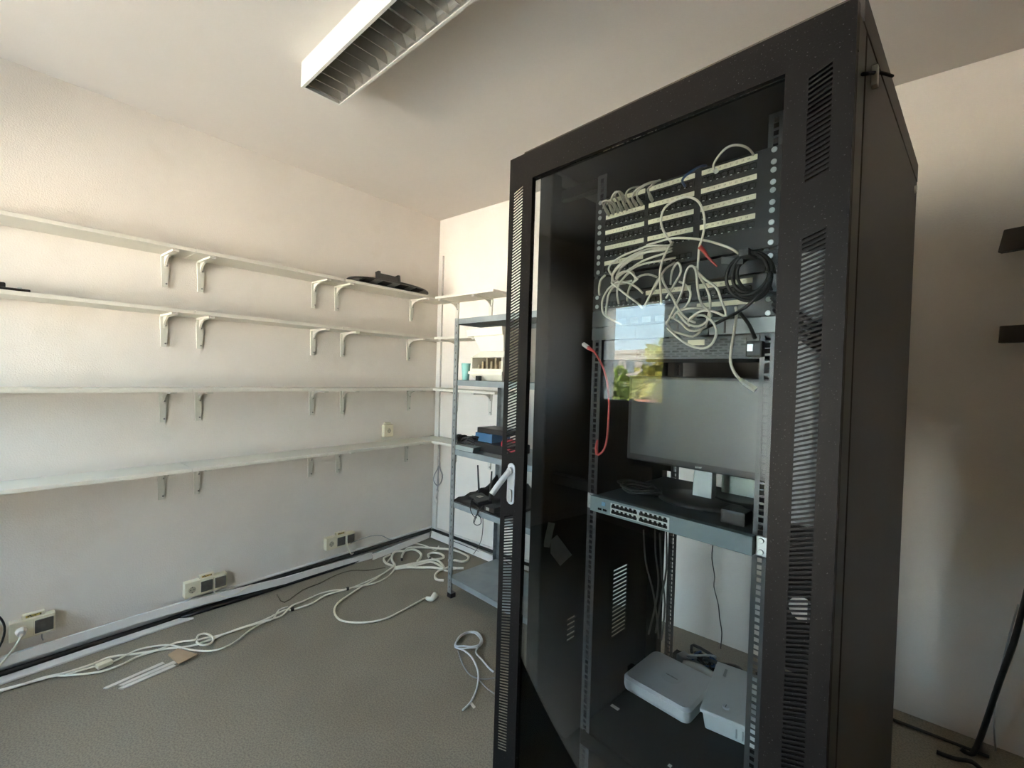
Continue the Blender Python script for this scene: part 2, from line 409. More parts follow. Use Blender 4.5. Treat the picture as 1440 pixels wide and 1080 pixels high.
D = {'fc':[[(0.1582,-2.401,0.006),(0.1781,-2.3258,0.006),(0.1818,-2.2687,0.006),(0.2047,-2.2043,0.006),(0.2122,-2.1192,0.006),(0.2035,-2.0582,0.006),(0.2607,-1.9699,0.006),(0.3136,-1.8693,0.006),(0.3683,-1.796,0.006),(0.3765,-1.701,0.006),(0.3714,-1.595,0.006),(0.3811,-1.476,0.006),(0.3551,-1.3511,0.006),(0.384,-1.3136,0.006),(0.3923,-1.2085,0.006),(0.358,-1.1137,0.006),(0.3837,-0.991,0.006),(0.3971,-0.9269,0.006),(0.4312,-0.8281,0.006),(0.4103,-0.7076,0.006),(0.3311,-0.6006,0.006)],[(0.1782,-2.4015,0.01),(0.2028,-2.2515,0.01),(0.2375,-2.2075,0.01),(0.3086,-2.1113,0.01),(0.3141,-2.0344,0.01),(0.2964,-1.9817,0.01),(0.3013,-1.9045,0.01),(0.2949,-1.8258,0.01),(0.3333,-1.7664,0.01),(0.2976,-1.7418,0.01),(0.3112,-1.7123,0.01),(0.3773,-1.7013,0.01),(0.4202,-1.7261,0.01),(0.4015,-1.759,0.01),(0.3431,-1.7574,0.01),(0.3753,-1.6699,0.01),(0.3891,-1.5616,0.01),(0.4074,-1.4329,0.01),(0.4065,-1.3847,0.01),(0.3448,-1.3077,0.01),(0.3406,-1.2455,0.01),(0.3252,-1.1319,0.01),(0.3442,-1.0524,0.01),(0.3891,-0.9847,0.01),(0.3831,-0.8586,0.01),(0.3586,-0.7104,0.01),(0.31,-0.5856,0.01)],[(0.2354,-2.2074,0.012),(0.2497,-2.1241,0.012),(0.2659,-2.0557,0.012),(0.2367,-1.9758,0.012),(0.2553,-1.9136,0.012),(0.3016,-1.8555,0.012),(0.3823,-1.8195,0.012),(0.4488,-1.7809,0.012),(0.5021,-1.7244,0.012),(0.4943,-1.6465,0.012),(0.44,-1.5634,0.012),(0.4137,-1.4889,0.012),(0.4111,-1.4345,0.012),(0.3442,-1.377,0.012),(0.3422,-1.3262,0.012)],[(0.3081,-0.5842,0.009),(0.3567,-0.7091,0.009),(0.3962,-0.8156,0.009),(0.4183,-0.9155,0.009),(0.4532,-1.0083,0.009),(0.4995,-1.116,0.009),(0.5717,-1.1772,0.009),(0.6651,-1.2001,0.009),(0.7341,-1.1742,0.009),(0.7994,-1.1135,0.009),(0.8379,-1.0295,0.009),(0.8346,-0.9106,0.009),(0.8226,-0.8015,0.009),(0.816,-0.7384,0.009),(0.8379,-0.7296,0.009)]],'ft':[[(0.3254,-0.5966,0.008),(0.231,-0.6056,0.008),(0.1479,-0.5661,0.008),(0.1266,-0.497,0.008)],[(0.2968,-0.582,0.01),(0.2124,-0.5455,0.01),(0.1235,-0.4701,0.01),(0.1161,-0.4208,0.01),(0.1423,-0.3953,0.01),(0.1804,-0.3197,0.01),(0.2787,-0.3381,0.01),(0.3364,-0.3909,0.01),(0.3613,-0.4362,0.01)],[(0.2563,-0.4925,0.012),(0.1972,-0.4425,0.012),(0.1316,-0.3549,0.012),(0.1279,-0.319,0.012),(0.216,-0.2331,0.012),(0.3337,-0.1581,0.012),(0.4119,-0.1212,0.012),(0.5069,-0.124,0.012),(0.5707,-0.1355,0.012),(0.6087,-0.1873,0.012),(0.5974,-0.2326,0.012),(0.5468,-0.247,0.012),(0.5105,-0.282,0.012)],[(0.3738,-0.3369,0.01),(0.3262,-0.3106,0.01),(0.3214,-0.2593,0.01),(0.3831,-0.2369,0.01),(0.4472,-0.266,0.01),(0.4322,-0.3334,0.01),(0.391,-0.3381,0.01)],[(0.3368,-0.6048,0.009),(0.3742,-0.4712,0.009),(0.4158,-0.3458,0.009),(0.4803,-0.3353,0.009),(0.5647,-0.3702,0.009),(0.5991,-0.4008,0.009)],[(0.3426,-0.6091,0.012),(0.4359,-0.5196,0.012),(0.5227,-0.4363,0.012),(0.5958,-0.398,0.012),(0.6031,-0.3592,0.012),(0.65,-0.3301,0.012),(0.6851,-0.2965,0.012)],[(0.367,-0.6268,0.015),(0.4138,-0.5024,0.015),(0.4447,-0.3898,0.015),(0.5365,-0.3845,0.015),(0.6009,-0.4027,0.015),(0.6022,-0.448,0.015),(0.6348,-0.5069,0.015),(0.689,-0.5414,0.015),(0.7295,-0.5168,0.015)],[(0.6075,-0.4083,0.009),(0.6435,-0.3894,0.009),(0.6464,-0.3398,0.009),(0.6731,-0.2983,0.009)],[(0.2138,-0.582,0.006),(0.0736,-0.3897,0.006),(0.0566,-0.2435,0.006),(0.1815,-0.2044,0.006),(0.2935,-0.2147,0.006),(0.2477,-0.1397,0.006)]],'thin':[[(0.2646,-1.3117,0.004),(0.1948,-1.1763,0.004),(0.1823,-1.0583,0.004),(0.1584,-0.9845,0.004),(0.1466,-0.8941,0.004),(0.1642,-0.8167,0.004),(0.2319,-0.7519,0.004),(0.2788,-0.6443,0.004)]],'coil':[(1.5637,-0.9615,0.008),(1.5305,-0.9584,0.008),(1.4664,-0.9333,0.008),(1.4063,-0.9146,0.008),(1.375,-0.8576,0.008),(1.3382,-0.8091,0.008),(1.2904,-0.8015,0.008),(1.2644,-0.8168,0.008),(1.2561,-0.8593,0.008),(1.271,-0.9129,0.008),(1.3048,-0.954,0.008),(1.3343,-0.9347,0.008),(1.3622,-0.909,0.008),(1.3821,-0.875,0.008),(1.3771,-0.8395,0.008),(1.3451,-0.8111,0.008),(1.303,-0.7986,0.008),(1.2698,-0.8118,0.008),(1.2568,-0.85,0.008),(1.2673,-0.8997,0.008),(1.3031,-0.9477,0.008),(1.3353,-0.926,0.008),(1.3632,-0.9002,0.008),(1.3832,-0.8661,0.008),(1.3553,-0.8269,0.008),(1.2994,-0.8106,0.008),(1.2583,-0.8312,0.008),(1.2636,-0.8864,0.008),(1.3048,-0.954,0.008),(1.3598,-0.9498,0.008),(1.4222,-0.9593,0.008),(1.49,-0.9954,0.008),(1.5398,-1.0352,0.008),(1.5829,-1.088,0.008),(1.6188,-1.1522,0.008),(1.6265,-1.1883,0.008),(1.6323,-1.2195,0.008)],'coilgrey':[(1.3281,-0.957,0.005),(1.4234,-1.0158,0.005),(1.4967,-1.0428,0.005),(1.5412,-1.0343,0.005),(1.5698,-1.0146,0.005),(1.5912,-0.9823,0.005)],'coilgrey2':[(1.5444,-1.0377,0.005),(1.6122,-1.0555,0.005),(1.655,-1.0577,0.005)],'coiltag':[(1.6226,-1.1725,0.012),(1.6233,-1.161,0.012),(1.6583,-1.172,0.012),(1.6575,-1.1833,0.012)],'lidC':[(0.0158,-2.4014,0.012),(0.0296,-1.7609,0.012),(0.08,-1.7042,0.012),(0.0868,-2.4031,0.012)],'strip':[(0.4429,-2.0967,0.006),(0.4149,-1.8926,0.006),(0.4885,-1.8732,0.006),(0.5033,-2.0592,0.006)],'card':[(0.388,-1.8865,0.018),(0.3699,-1.8443,0.018),(0.4796,-1.7951,0.018),(0.5066,-1.8751,0.018)],'clip':[(0.2668,-2.1126,0.014),(0.2567,-2.0616,0.014)],'conn':[(0.8299,-0.7392,0.014),(0.8612,-0.7331,0.014),(0.8592,-0.6879,0.014)],'corner_loop':[(0.0853,-0.02,0.7241),(0.0907,-0.02,0.5911),(0.1324,-0.02,0.5223),(0.1176,-0.02,0.462),(0.0755,-0.02,0.4255),(0.0299,-0.02,0.4585),(0.0369,-0.02,0.5067),(0.0701,-0.02,0.5589),(0.0863,-0.02,0.5905),(0.0842,-0.02,0.427),(0.0608,-0.02,0.3526),(0.0721,-0.02,0.2904)],'oval':[(0.13,-0.8824,1.9422),(0.13,-0.2271,1.9473),(0.13,-0.5811,1.9721),(0.12,-0.6692,2.0463),(0.12,-0.4981,2.0596),(0.12,-0.6671,1.9728),(0.12,-0.4959,1.9882)],'blackleft':[(0.1,-2.3989,1.6605),(0.1,-2.3987,1.6317),(0.1,-2.3157,1.6575),(0.1,-2.3156,1.6396),(0.1,-2.3757,1.6617),(0.1,-2.3461,1.6552)],'bk':[(0.0951,0.0,1.8941),(0.618,0.0,1.9326),(0.1174,0.0,1.6164),(0.1398,0.0,1.058),(0.1548,0.0,0.6847),(0.0033,0.0,2.0766),(0.0821,0.0,2.0682),(0.0116,0.0,2.309),(0.8112,-0.3256,1.926),(0.85,-0.214,1.2011)],'darkshelf':[(3.1855,0.0,1.8442),(3.2003,0.0,1.5099),(3.1525,-0.3575,1.84),(3.1187,-0.6309,1.51)],'white':[[(0.4282,0.14,1.6678),(0.4105,0.1317,1.6978),(0.4062,0.1233,1.7251),(0.4193,0.115,1.7479),(0.4491,0.1067,1.7553),(0.4814,0.0983,1.7529),(0.5094,0.09,1.735),(0.5194,0.095,1.7145),(0.5232,0.1,1.686),(0.5172,0.105,1.6561),(0.509,0.11,1.6392),(0.5054,0.115,1.6145),(0.5021,0.12,1.5895)],[(0.3494,0.16,1.6835),(0.3855,0.1467,1.6811),(0.4312,0.1333,1.6781),(0.4814,0.12,1.665),(0.5215,0.13,1.6528),(0.5631,0.14,1.6325),(0.5785,0.15,1.619)],[(0.4193,0.16,1.6719),(0.4084,0.1514,1.6688),(0.3669,0.1429,1.6747),(0.3353,0.1343,1.6671),(0.297,0.1343,1.6603),(0.2574,0.1429,1.6495),(0.2417,0.1514,1.6359),(0.2471,0.16,1.6206)],[(0.4231,0.15,1.661),(0.4149,0.14,1.6556),(0.3659,0.13,1.6558),(0.3262,0.12,1.6391),(0.2913,0.13,1.6246),(0.2753,0.14,1.6079),(0.2755,0.15,1.5922)],[(0.4164,0.15,1.6591),(0.4046,0.14,1.6559),(0.3476,0.13,1.6557),(0.3071,0.12,1.6355),(0.2889,0.11,1.6145),(0.2766,0.12,1.6043),(0.2784,0.13,1.5937),(0.3,0.14,1.5926),(0.3171,0.15,1.5954)],[(0.4182,0.16,1.6561),(0.4113,0.144,1.6491),(0.3588,0.128,1.6354),(0.3245,0.124,1.6185),(0.2886,0.132,1.6082),(0.2699,0.14,1.5913)],[(0.4222,0.17,1.6413),(0.4237,0.154,1.6363),(0.3892,0.138,1.6308),(0.3544,0.136,1.6294),(0.3133,0.148,1.6246),(0.2827,0.16,1.6069)],[(0.4022,0.16,1.6694),(0.3695,0.1514,1.6703),(0.3416,0.1429,1.6644),(0.3091,0.1343,1.6515),(0.283,0.1329,1.6349),(0.2646,0.1386,1.6197),(0.2584,0.1443,1.6005),(0.2615,0.15,1.5834)],[(0.4129,0.15,1.6621),(0.3787,0.142,1.6617),(0.3361,0.134,1.6519),(0.3059,0.134,1.6384),(0.2795,0.142,1.6233),(0.2667,0.15,1.6073)],[(0.2796,0.14,1.6039),(0.2858,0.13,1.6117),(0.3079,0.12,1.6144),(0.3336,0.11,1.608),(0.357,0.1,1.5899),(0.3581,0.1075,1.5878),(0.3355,0.115,1.5773),(0.322,0.1225,1.5584),(0.3161,0.13,1.54)],[(0.2685,0.13,1.5864),(0.2965,0.115,1.5889),(0.3334,0.1,1.5801),(0.3507,0.115,1.5688),(0.3607,0.13,1.5552)],[(0.273,0.12,1.5911),(0.3165,0.11,1.5589),(0.3518,0.1,1.5356),(0.3559,0.115,1.5291),(0.3622,0.13,1.5174)],[(0.2986,0.13,1.5894),(0.281,0.118,1.5778),(0.2757,0.106,1.5578),(0.2723,0.106,1.5411),(0.2609,0.118,1.5178),(0.2553,0.13,1.5022)],[(0.3113,0.13,1.5861),(0.2756,0.1167,1.5808),(0.2629,0.1033,1.5532),(0.2677,0.09,1.5279),(0.2647,0.1033,1.5067),(0.2837,0.1167,1.4914),(0.3023,0.13,1.48)],[(0.3912,0.15,1.5906),(0.3993,0.1233,1.5754),(0.3816,0.12,1.537),(0.3598,0.14,1.5238)],[(0.4415,0.12,1.6635),(0.4404,0.1067,1.6546),(0.4322,0.0933,1.6227),(0.4324,0.08,1.5898),(0.4278,0.09,1.5693),(0.4263,0.1,1.5327),(0.4223,0.11,1.5189)],[(0.417,0.12,1.5887),(0.4279,0.108,1.5677),(0.4557,0.096,1.5317),(0.471,0.096,1.5032),(0.487,0.108,1.4799),(0.5024,0.12,1.4717)],[(0.4257,0.13,1.4725),(0.4508,0.1217,1.5116),(0.4715,0.1133,1.546),(0.4812,0.105,1.5805),(0.4949,0.0967,1.5952),(0.5125,0.0883,1.5828),(0.5229,0.08,1.535),(0.5291,0.0867,1.5066),(0.5429,0.0933,1.4902),(0.5406,0.1,1.4752),(0.5155,0.1067,1.4613),(0.4849,0.1133,1.4705),(0.4594,0.12,1.4969)],[(0.4994,0.12,1.5972),(0.5055,0.1111,1.5847),(0.5301,0.1022,1.5602),(0.5568,0.0933,1.5394),(0.5705,0.0844,1.5116),(0.5823,0.0844,1.4767),(0.5524,0.0933,1.4895),(0.5195,0.1022,1.4932),(0.4891,0.1111,1.4767),(0.4889,0.12,1.4642)],[(0.4837,0.13,1.4791),(0.5033,0.1167,1.4863),(0.5293,0.1033,1.4829),(0.5547,0.09,1.4637),(0.5672,0.0767,1.4399),(0.5562,0.0756,1.4154),(0.5295,0.0867,1.4105),(0.494,0.0978,1.422),(0.4597,0.1089,1.4443),(0.4349,0.12,1.4639)],[(0.4934,0.13,1.5933),(0.5097,0.118,1.5721),(0.5326,0.106,1.5379),(0.5396,0.106,1.5049),(0.5297,0.118,1.4779),(0.5219,0.13,1.4616)],[(0.4454,0.15,1.5758),(0.4681,0.134,1.5633),(0.4887,0.118,1.5414),(0.4869,0.116,1.5211),(0.4695,0.128,1.5073),(0.4492,0.14,1.5071)],[(0.4351,0.14,1.487),(0.4593,0.12,1.5004),(0.4968,0.1,1.5015),(0.5147,0.12,1.5024),(0.5262,0.14,1.5005)],[(0.422,0.15,1.4963),(0.4588,0.13,1.4773),(0.494,0.11,1.4529),(0.5142,0.125,1.4565),(0.5208,0.14,1.4676)],[(0.4149,0.15,1.4823),(0.4387,0.135,1.458),(0.4684,0.12,1.4483),(0.4921,0.13,1.4413),(0.5078,0.14,1.4549)],[(0.2846,0.14,1.5367),(0.292,0.12,1.5678),(0.3173,0.1,1.5879),(0.3338,0.12,1.6114),(0.3307,0.14,1.5966)],[(0.3049,0.15,1.5438),(0.3207,0.13,1.5698),(0.3573,0.11,1.5916),(0.3738,0.13,1.6001),(0.387,0.15,1.5944)],[(0.3703,0.14,1.5433),(0.3941,0.125,1.5604),(0.4168,0.11,1.5834),(0.4205,0.13,1.6076),(0.4324,0.15,1.6238)],[(0.423,0.15,1.5715),(0.4339,0.134,1.5993),(0.456,0.118,1.6138),(0.464,0.118,1.592),(0.4424,0.134,1.5701),(0.4127,0.15,1.5403)]],'archw':[(0.5154,0.17,1.8207),(0.5142,0.1557,1.8298),(0.5263,0.1414,1.8377),(0.5508,0.1271,1.8471),(0.5707,0.1314,1.8499),(0.5839,0.1543,1.849),(0.5884,0.1771,1.8446),(0.5838,0.2,1.8478)],'blue':[(0.4418,0.17,1.8092),(0.4436,0.15,1.8183),(0.471,0.13,1.821),(0.4812,0.16,1.8416),(0.4818,0.19,1.8533)],'hang':[(0.5728,0.16,1.5055),(0.5775,0.1533,1.4881),(0.5766,0.1467,1.4519),(0.5743,0.14,1.4128),(0.575,0.1367,1.3836),(0.5848,0.1333,1.3612),(0.5986,0.13,1.3455)],'hangplug':[(0.5986,0.13,1.3455),(0.6138,0.13,1.335),(0.63,0.13,1.3248)],'black':[[(0.652,0.13,1.5277),(0.645,0.125,1.5368),(0.6084,0.12,1.4973),(0.5384,0.145,1.4703),(0.4805,0.17,1.4555)],[(0.579,0.17,1.4932),(0.6036,0.155,1.464),(0.6214,0.14,1.4334)]],'coilc':[(0.6127,0.12,1.5628),(0.6571,0.12,1.5566),(0.6108,0.12,1.6176),(0.6058,0.12,1.6007),(0.5595,0.12,1.6024)],'redstrap':[(0.5136,0.1,1.6362),(0.5209,0.1067,1.6265),(0.5301,0.1133,1.6101),(0.5457,0.12,1.5911)],'red':[(0.2112,0.14,1.4125),(0.2193,0.1467,1.3972),(0.2355,0.1533,1.3649),(0.2445,0.16,1.3247),(0.2467,0.1667,1.276),(0.2466,0.1678,1.2605),(0.2477,0.1633,1.1874),(0.2448,0.1589,1.1548),(0.2388,0.1544,1.1381),(0.2277,0.15,1.1279)],'redplug':[(0.1722,0.14,1.4349),(0.2112,0.14,1.4125)],'red2':[(0.2252,0.15,1.1284),(0.2185,0.1533,1.1477),(0.2203,0.1567,1.1683),(0.2304,0.16,1.1898)],'wsmall':[(0.2184,0.17,1.627),(0.2102,0.16,1.6121),(0.2134,0.15,1.5855),(0.2223,0.14,1.5668)],'plugs':[((0.2067,0.195,1.8016),(0.219,0.15,1.815)),((0.2215,0.195,1.8022),(0.2369,0.15,1.8125)),((0.237,0.195,1.8027),(0.251,0.15,1.8149)),((0.2498,0.195,1.8037),(0.2635,0.15,1.8157)),((0.2653,0.195,1.8032),(0.2787,0.15,1.8117)),((0.2794,0.195,1.8065),(0.2935,0.15,1.8118)),((0.2939,0.195,1.8069),(0.3077,0.15,1.81)),((0.3104,0.195,1.8047),(0.323,0.15,1.8079)),((0.3396,0.195,1.8089),(0.3543,0.15,1.8146))],'arcs':[[(0.219,0.15,1.815),(0.2328,0.125,1.8125),(0.2646,0.1,1.801),(0.2627,0.13,1.7985),(0.2498,0.16,1.7941)],[(0.2369,0.15,1.8125),(0.2528,0.1167,1.8089),(0.2459,0.12,1.8077),(0.2107,0.16,1.8118)],[(0.251,0.15,1.8149),(0.2608,0.125,1.8131),(0.2887,0.1,1.8155),(0.2844,0.13,1.8237),(0.2768,0.16,1.8151)],[(0.2635,0.15,1.8157),(0.272,0.125,1.8198),(0.2998,0.1,1.8151),(0.2935,0.13,1.8174),(0.2838,0.16,1.8094)],[(0.2787,0.15,1.8117),(0.2879,0.125,1.8156),(0.2976,0.1,1.815),(0.2661,0.13,1.8287),(0.2369,0.16,1.8214)],[(0.2935,0.15,1.8118),(0.3048,0.125,1.813),(0.3299,0.1,1.8117),(0.3321,0.13,1.8265),(0.3331,0.16,1.8339)],[(0.3077,0.15,1.81),(0.3293,0.125,1.8139),(0.3669,0.1,1.8104),(0.3732,0.13,1.827),(0.3783,0.16,1.8387)],[(0.323,0.15,1.8079),(0.3378,0.125,1.8115),(0.3749,0.1,1.8099),(0.3812,0.13,1.8247),(0.3803,0.16,1.8392)],[(0.3543,0.15,1.8146),(0.3666,0.125,1.8091),(0.3909,0.1,1.8037),(0.3852,0.13,1.8235),(0.3783,0.16,1.8398)]],'nvr':[(0.3694,0.4509,0.3),(0.1511,0.458,0.3)],'hangcab':[[(0.1525,0.62,0.8079),(0.159,0.62,0.7117),(0.1733,0.62,0.6264),(0.1658,0.62,0.5336),(0.1422,0.62,0.4149)],[(0.2063,0.6,0.8188),(0.2115,0.6,0.683),(0.1968,0.6,0.5775),(0.1802,0.6,0.4441)],[(0.0964,0.64,0.7808),(0.1096,0.64,0.6649),(0.1421,0.64,0.5704),(0.1627,0.64,0.4737),(0.171,0.64,0.4043)],[(0.1934,0.58,0.8072),(0.2033,0.58,0.6858),(0.221,0.58,0.5682),(0.2127,0.58,0.4408)]],'wallcord':[(2.2246,-0.05,0.5267),(2.2207,-0.05,0.4419),(2.2375,-0.05,0.3558),(2.236,-0.05,0.3008),(2.2594,-0.05,0.2178),(2.2686,-0.05,0.1488),(2.2811,-0.05,0.0813),(2.2776,-0.05,-0.0104)],'rcord':[[(3.2866,-0.12,0.7258),(3.271,-0.12,0.5963),(3.2507,-0.12,0.4504),(3.2214,-0.12,0.2976),(3.1917,-0.12,0.1279),(3.165,-0.12,0.0032),(3.1343,-0.12,-0.0757)],[(2.9419,-0.1,-0.052),(3.0158,-0.1,-0.0377),(3.0858,-0.1,-0.0187),(3.134,-0.1,-0.0163),(3.1807,-0.1,-0.0217),(3.2087,-0.1,-0.045)],[(3.0635,-0.2,-0.0566),(3.0885,-0.2,-0.0131),(3.1208,-0.2,0.0133),(3.1528,-0.2,0.024),(3.1779,-0.2,0.0106)],[(3.2705,-0.04,0.5664),(3.2505,-0.04,0.4283),(3.231,-0.04,0.2615),(3.2246,-0.04,0.1253),(3.2325,-0.04,-0.0039)]],'rk_white':[(0.0457,0.12,1.6211),(0.2831,0.12,1.6085),(0.0487,0.12,1.5519),(0.1529,0.12,1.5314),(0.1547,0.12,1.4893),(0.0855,0.12,1.4608),(0.089,0.12,1.3794),(0.0919,0.12,1.311),(0.26,0.12,1.3154)],'rk_teal':[(0.0785,0.1,1.4043),(0.1302,0.1,1.4044),(0.0952,0.1,1.3193),(0.1465,0.1,1.3205)],'rk_pile':[(-0.2093,0.1,0.8699),(0.0703,0.1,0.9839),(0.0744,0.1,0.8898)],'rk_boxes':[(0.1143,0.1,1.0271),(0.3274,0.1,1.0486),(0.1156,0.1,0.9974),(0.0965,0.1,0.9868),(0.2468,0.1,0.9994),(0.0982,0.1,0.9486),(0.3326,0.1,0.9248),(0.0064,0.1,0.9025),(0.1904,0.1,0.8846),(0.2044,0.1,0.9905),(0.3293,0.1,1.0046),(0.2377,0.1,0.9284)],'rk_router':[(-0.027,0.1669,0.6),(0.0242,0.2592,0.6),(0.1992,0.1367,0.6),(0.2082,0.0083,0.6),(0.13,0.1,0.6638),(0.1084,0.1,0.7878),(0.2271,0.1,0.6042),(0.2368,0.1,0.8087),(0.1177,0.1,0.6486),(0.1573,0.1,0.627)],'rk_black':[(-0.2279,0.2,0.5635),(-0.1783,0.2,0.6441),(-0.147,0.2,0.6078),(-0.06,0.2,0.6063),(0.0219,0.2,0.6404),(0.0929,0.2,0.6982),(0.1521,0.2,0.6743),(0.239,0.2,0.6824)],'rk_adapt':[(0.3353,-0.0081,0.6),(0.4122,0.0047,0.6)],'rk_wire':[[(0.2213,-0.02,0.6402),(0.1977,-0.02,0.6109),(0.1994,-0.02,0.5708),(0.2255,-0.02,0.5447),(0.2563,-0.02,0.5402)],[(0.2534,-0.02,0.6072),(0.2724,-0.02,0.5877),(0.2441,-0.02,0.5412),(0.2331,-0.02,0.5105),(0.258,-0.02,0.5007),(0.2934,-0.02,0.5177),(0.2921,-0.02,0.5489),(0.2611,-0.02,0.5692),(0.2777,-0.02,0.6048)],[(0.3125,-0.02,0.6244),(0.2901,-0.02,0.5958),(0.2562,-0.02,0.5441),(0.2453,-0.02,0.5135)]],'rk_drop':[(0.6494,-0.08,0.3042),(0.6522,-0.08,0.2321),(0.6413,-0.08,0.1461),(0.6081,-0.08,0.0747),(0.5666,-0.08,0.0159)]}


# ---------------------------------------------------------------- the room
XR, YF, H = 6.2, -4.0, 2.6
struct('floor', MB().box(-.2, XR+.2, YF-.25, .2, -.12, 0), M['floor'])
struct('ceiling', MB().box(-.2, XR+.2, YF-.25, .2, H, H+.15), M['ceil'])
struct('wall_left', MB().box(-.2, 0, YF-.25, .2, 0, H), M['wall'])
struct('wall_back', MB().box(0, XR, 0, .2, 0, H), M['wall'])
struct('wall_right', MB().box(XR, XR+.2, YF-.25, .2, 0, H), M['wall'])
W1 = (.09, .84, 1.10, 2.06)
W2 = (1.70, 2.10, .12, 2.30)
wf = MB()
y0, y1 = YF-.25, YF
wf.box(0, W1[0], y0, y1, 0, H)
wf.box(W1[0], W1[1], y0, y1, 0, W1[2]); wf.box(W1[0], W1[1], y0, y1, W1[3], H)
wf.box(W1[1], W2[0], y0, y1, 0, H)
wf.box(W2[0], W2[1], y0, y1, 0, W2[2]); wf.box(W2[0], W2[1], y0, y1, W2[3], H)
wf.box(W2[1], XR, y0, y1, 0, H)
struct('wall_front', wf, M['wall'])
def window(name, w):
    x0, x1, z0, z1 = w
    m = MB(); t = .045; ya, yb = YF-.10, YF-.04
    m.box(x0, x0+t, ya, yb, z0, z1); m.box(x1-t, x1, ya, yb, z0, z1)
    m.box(x0+t, x1-t, ya, yb, z0, z0+t); m.box(x0+t, x1-t, ya, yb, z1-t, z1)
    o = struct(name, m, M['winframe'])
    p = MB().add([(x0+t, YF-.07, z0+t), (x1-t, YF-.07, z0+t), (x1-t, YF-.07, z1-t), (x0+t, YF-.07, z1-t)], [(0, 1, 2, 3)])
    struct('pane', p, M['pane'], o)
    struct('window_sill', MB().box(x0-.03, x1+.03, YF+.0005, YF+.06, z0-.025, z0), M['winframe'], o, .003)
    h = MB().box(x1-t+.012, x1-.012, YF-.04, YF-.025, (z0+z1)/2-.04, (z0+z1)/2+.04)
    h.box(x1-t+.014, x1-.014, YF-.025, YF, (z0+z1)/2-.01, (z0+z1)/2+.1)
    struct('window_handle', h, M['steel'], o, .002)
window('window_1', W1)
window('window_2', W2)

# cable trunking base along the floor (an open channel: back strip, floor strip, small lip)
def channel(name, axis, t0, t1):
    m = MB()
    prof = [(0, 0), (.004, 0), (.004, .066), (.015, .066), (.015, .069), (.010, .073), (0, .074)]
    if axis == 'y': m.prism([(p[0], p[1]) for p in prof], 'y', t0, t1)
    else: m.prism([(-p[0], p[1]) for p in prof], 'x', t0, t1)
    return struct(name, m, M['trunk'])
channel('baseboard_left', 'y', YF, -.002)
channel('baseboard_back', 'x', .018, 1.95)
struct('trim_1', MB().box(.020, .066, -.020, -.0005, .07, 2.30), M['trunk'], bevel=.003)

# ---------------------------------------------------------------- wall shelves
def bracket(root, wall, t, zt, n_screw=2):
    """an L bracket with a curved gusset, its arms 0.20 and 0.17 long, under a board whose underside is zt"""
    w2 = .0165
    m = MB()
    L, V, th = .195, .165, .010
    def P(u, d, z):     # u along wall, d out of the wall
        return (d, t+u, z) if wall == 'left' else (t+u, -d, z)
    def bar(u0, u1, v0, v1, d0, d1, z0, z1):
        q = [P(u0, d0, z0), P(u1, d0, z0), P(v1, d1, z0), P(v0, d1, z0)]
        r = [P(u0, d0, z1), P(u1, d0, z1), P(v1, d1, z1), P(v0, d1, z1)]
        m.hexa(q, r)
    bar(-w2, w2, -w2*.8, w2*.8, 0, L, zt-th, zt)                      # horizontal arm
    # vertical arm, tapering to its foot
    q = [P(-w2*.75, 0, zt-V), P(w2*.75, 0, zt-V), P(w2*.75, th, zt-V), P(-w2*.75, th, zt-V)]
    r = [P(-w2*1.1, 0, zt-th), P(w2*1.1, 0, zt-th), P(w2*1.1, th, zt-th), P(-w2*1.1, th, zt-th)]
    m.hexa(q, r)
    # concave gusset web
    N = 8
    pts = []
    for i in range(N+1):
        a = PI/2*i/N
        pts.append((L*.55-(L*.55-th)*math.sin(a), zt-th-(V*.42-th)*(1-math.cos(a))))
    for i in range(N):
        (d0, z0), (d1, z1) = pts[i], pts[i+1]
        h = .0045
        q = [P(-h, d0, z0), P(h, d0, z0), P(h, d1, z1), P(-h, d1, z1)]
        r = [P(-h, d0, zt-th*.5), P(h, d0, zt-th*.5), P(h, d1, zt-th*.5), P(-h, d1, zt-th*.5)]
        m.hexa(q, r)
    b = part(root, 'bracket', m, M['shelfedge'])
    for zz in (zt-.055, zt-V+.018):
        s = MB().cyl((0, 0, 0), .0045, .004, 'x' if wall == 'left' else 'y', 8)
        if wall == 'left': s.xf(Matrix.Translation((th-.001, t+.006, zz)))
        else: s.xf(Matrix.Translation((t+.006, -th-.003, zz)))
        part(b, 'screw', s, M['screw'])
DP, TH = .214, .018
ROWZ = (1.926, 1.619, 1.2295, .828)
rown = ('top', 'second', 'third', 'lowest')
bw = {'L': ('left end', 'left'), 'M': ('middle', 'left'), 'R': ('corner end', 'left')}
br_y = {'L': [(-1.835, -2.55)]*4, 'M': [(-1.678, -1.05)]*4, 'R': [(-.892, -.27), (-.842, -.29), (-.835, -.275), (-.858, -.285)]}
SEAM1 = (-1.755, -1.757, -1.762, -1.757)
SEAM2 = (-.955, -.958, -.95, -.90)
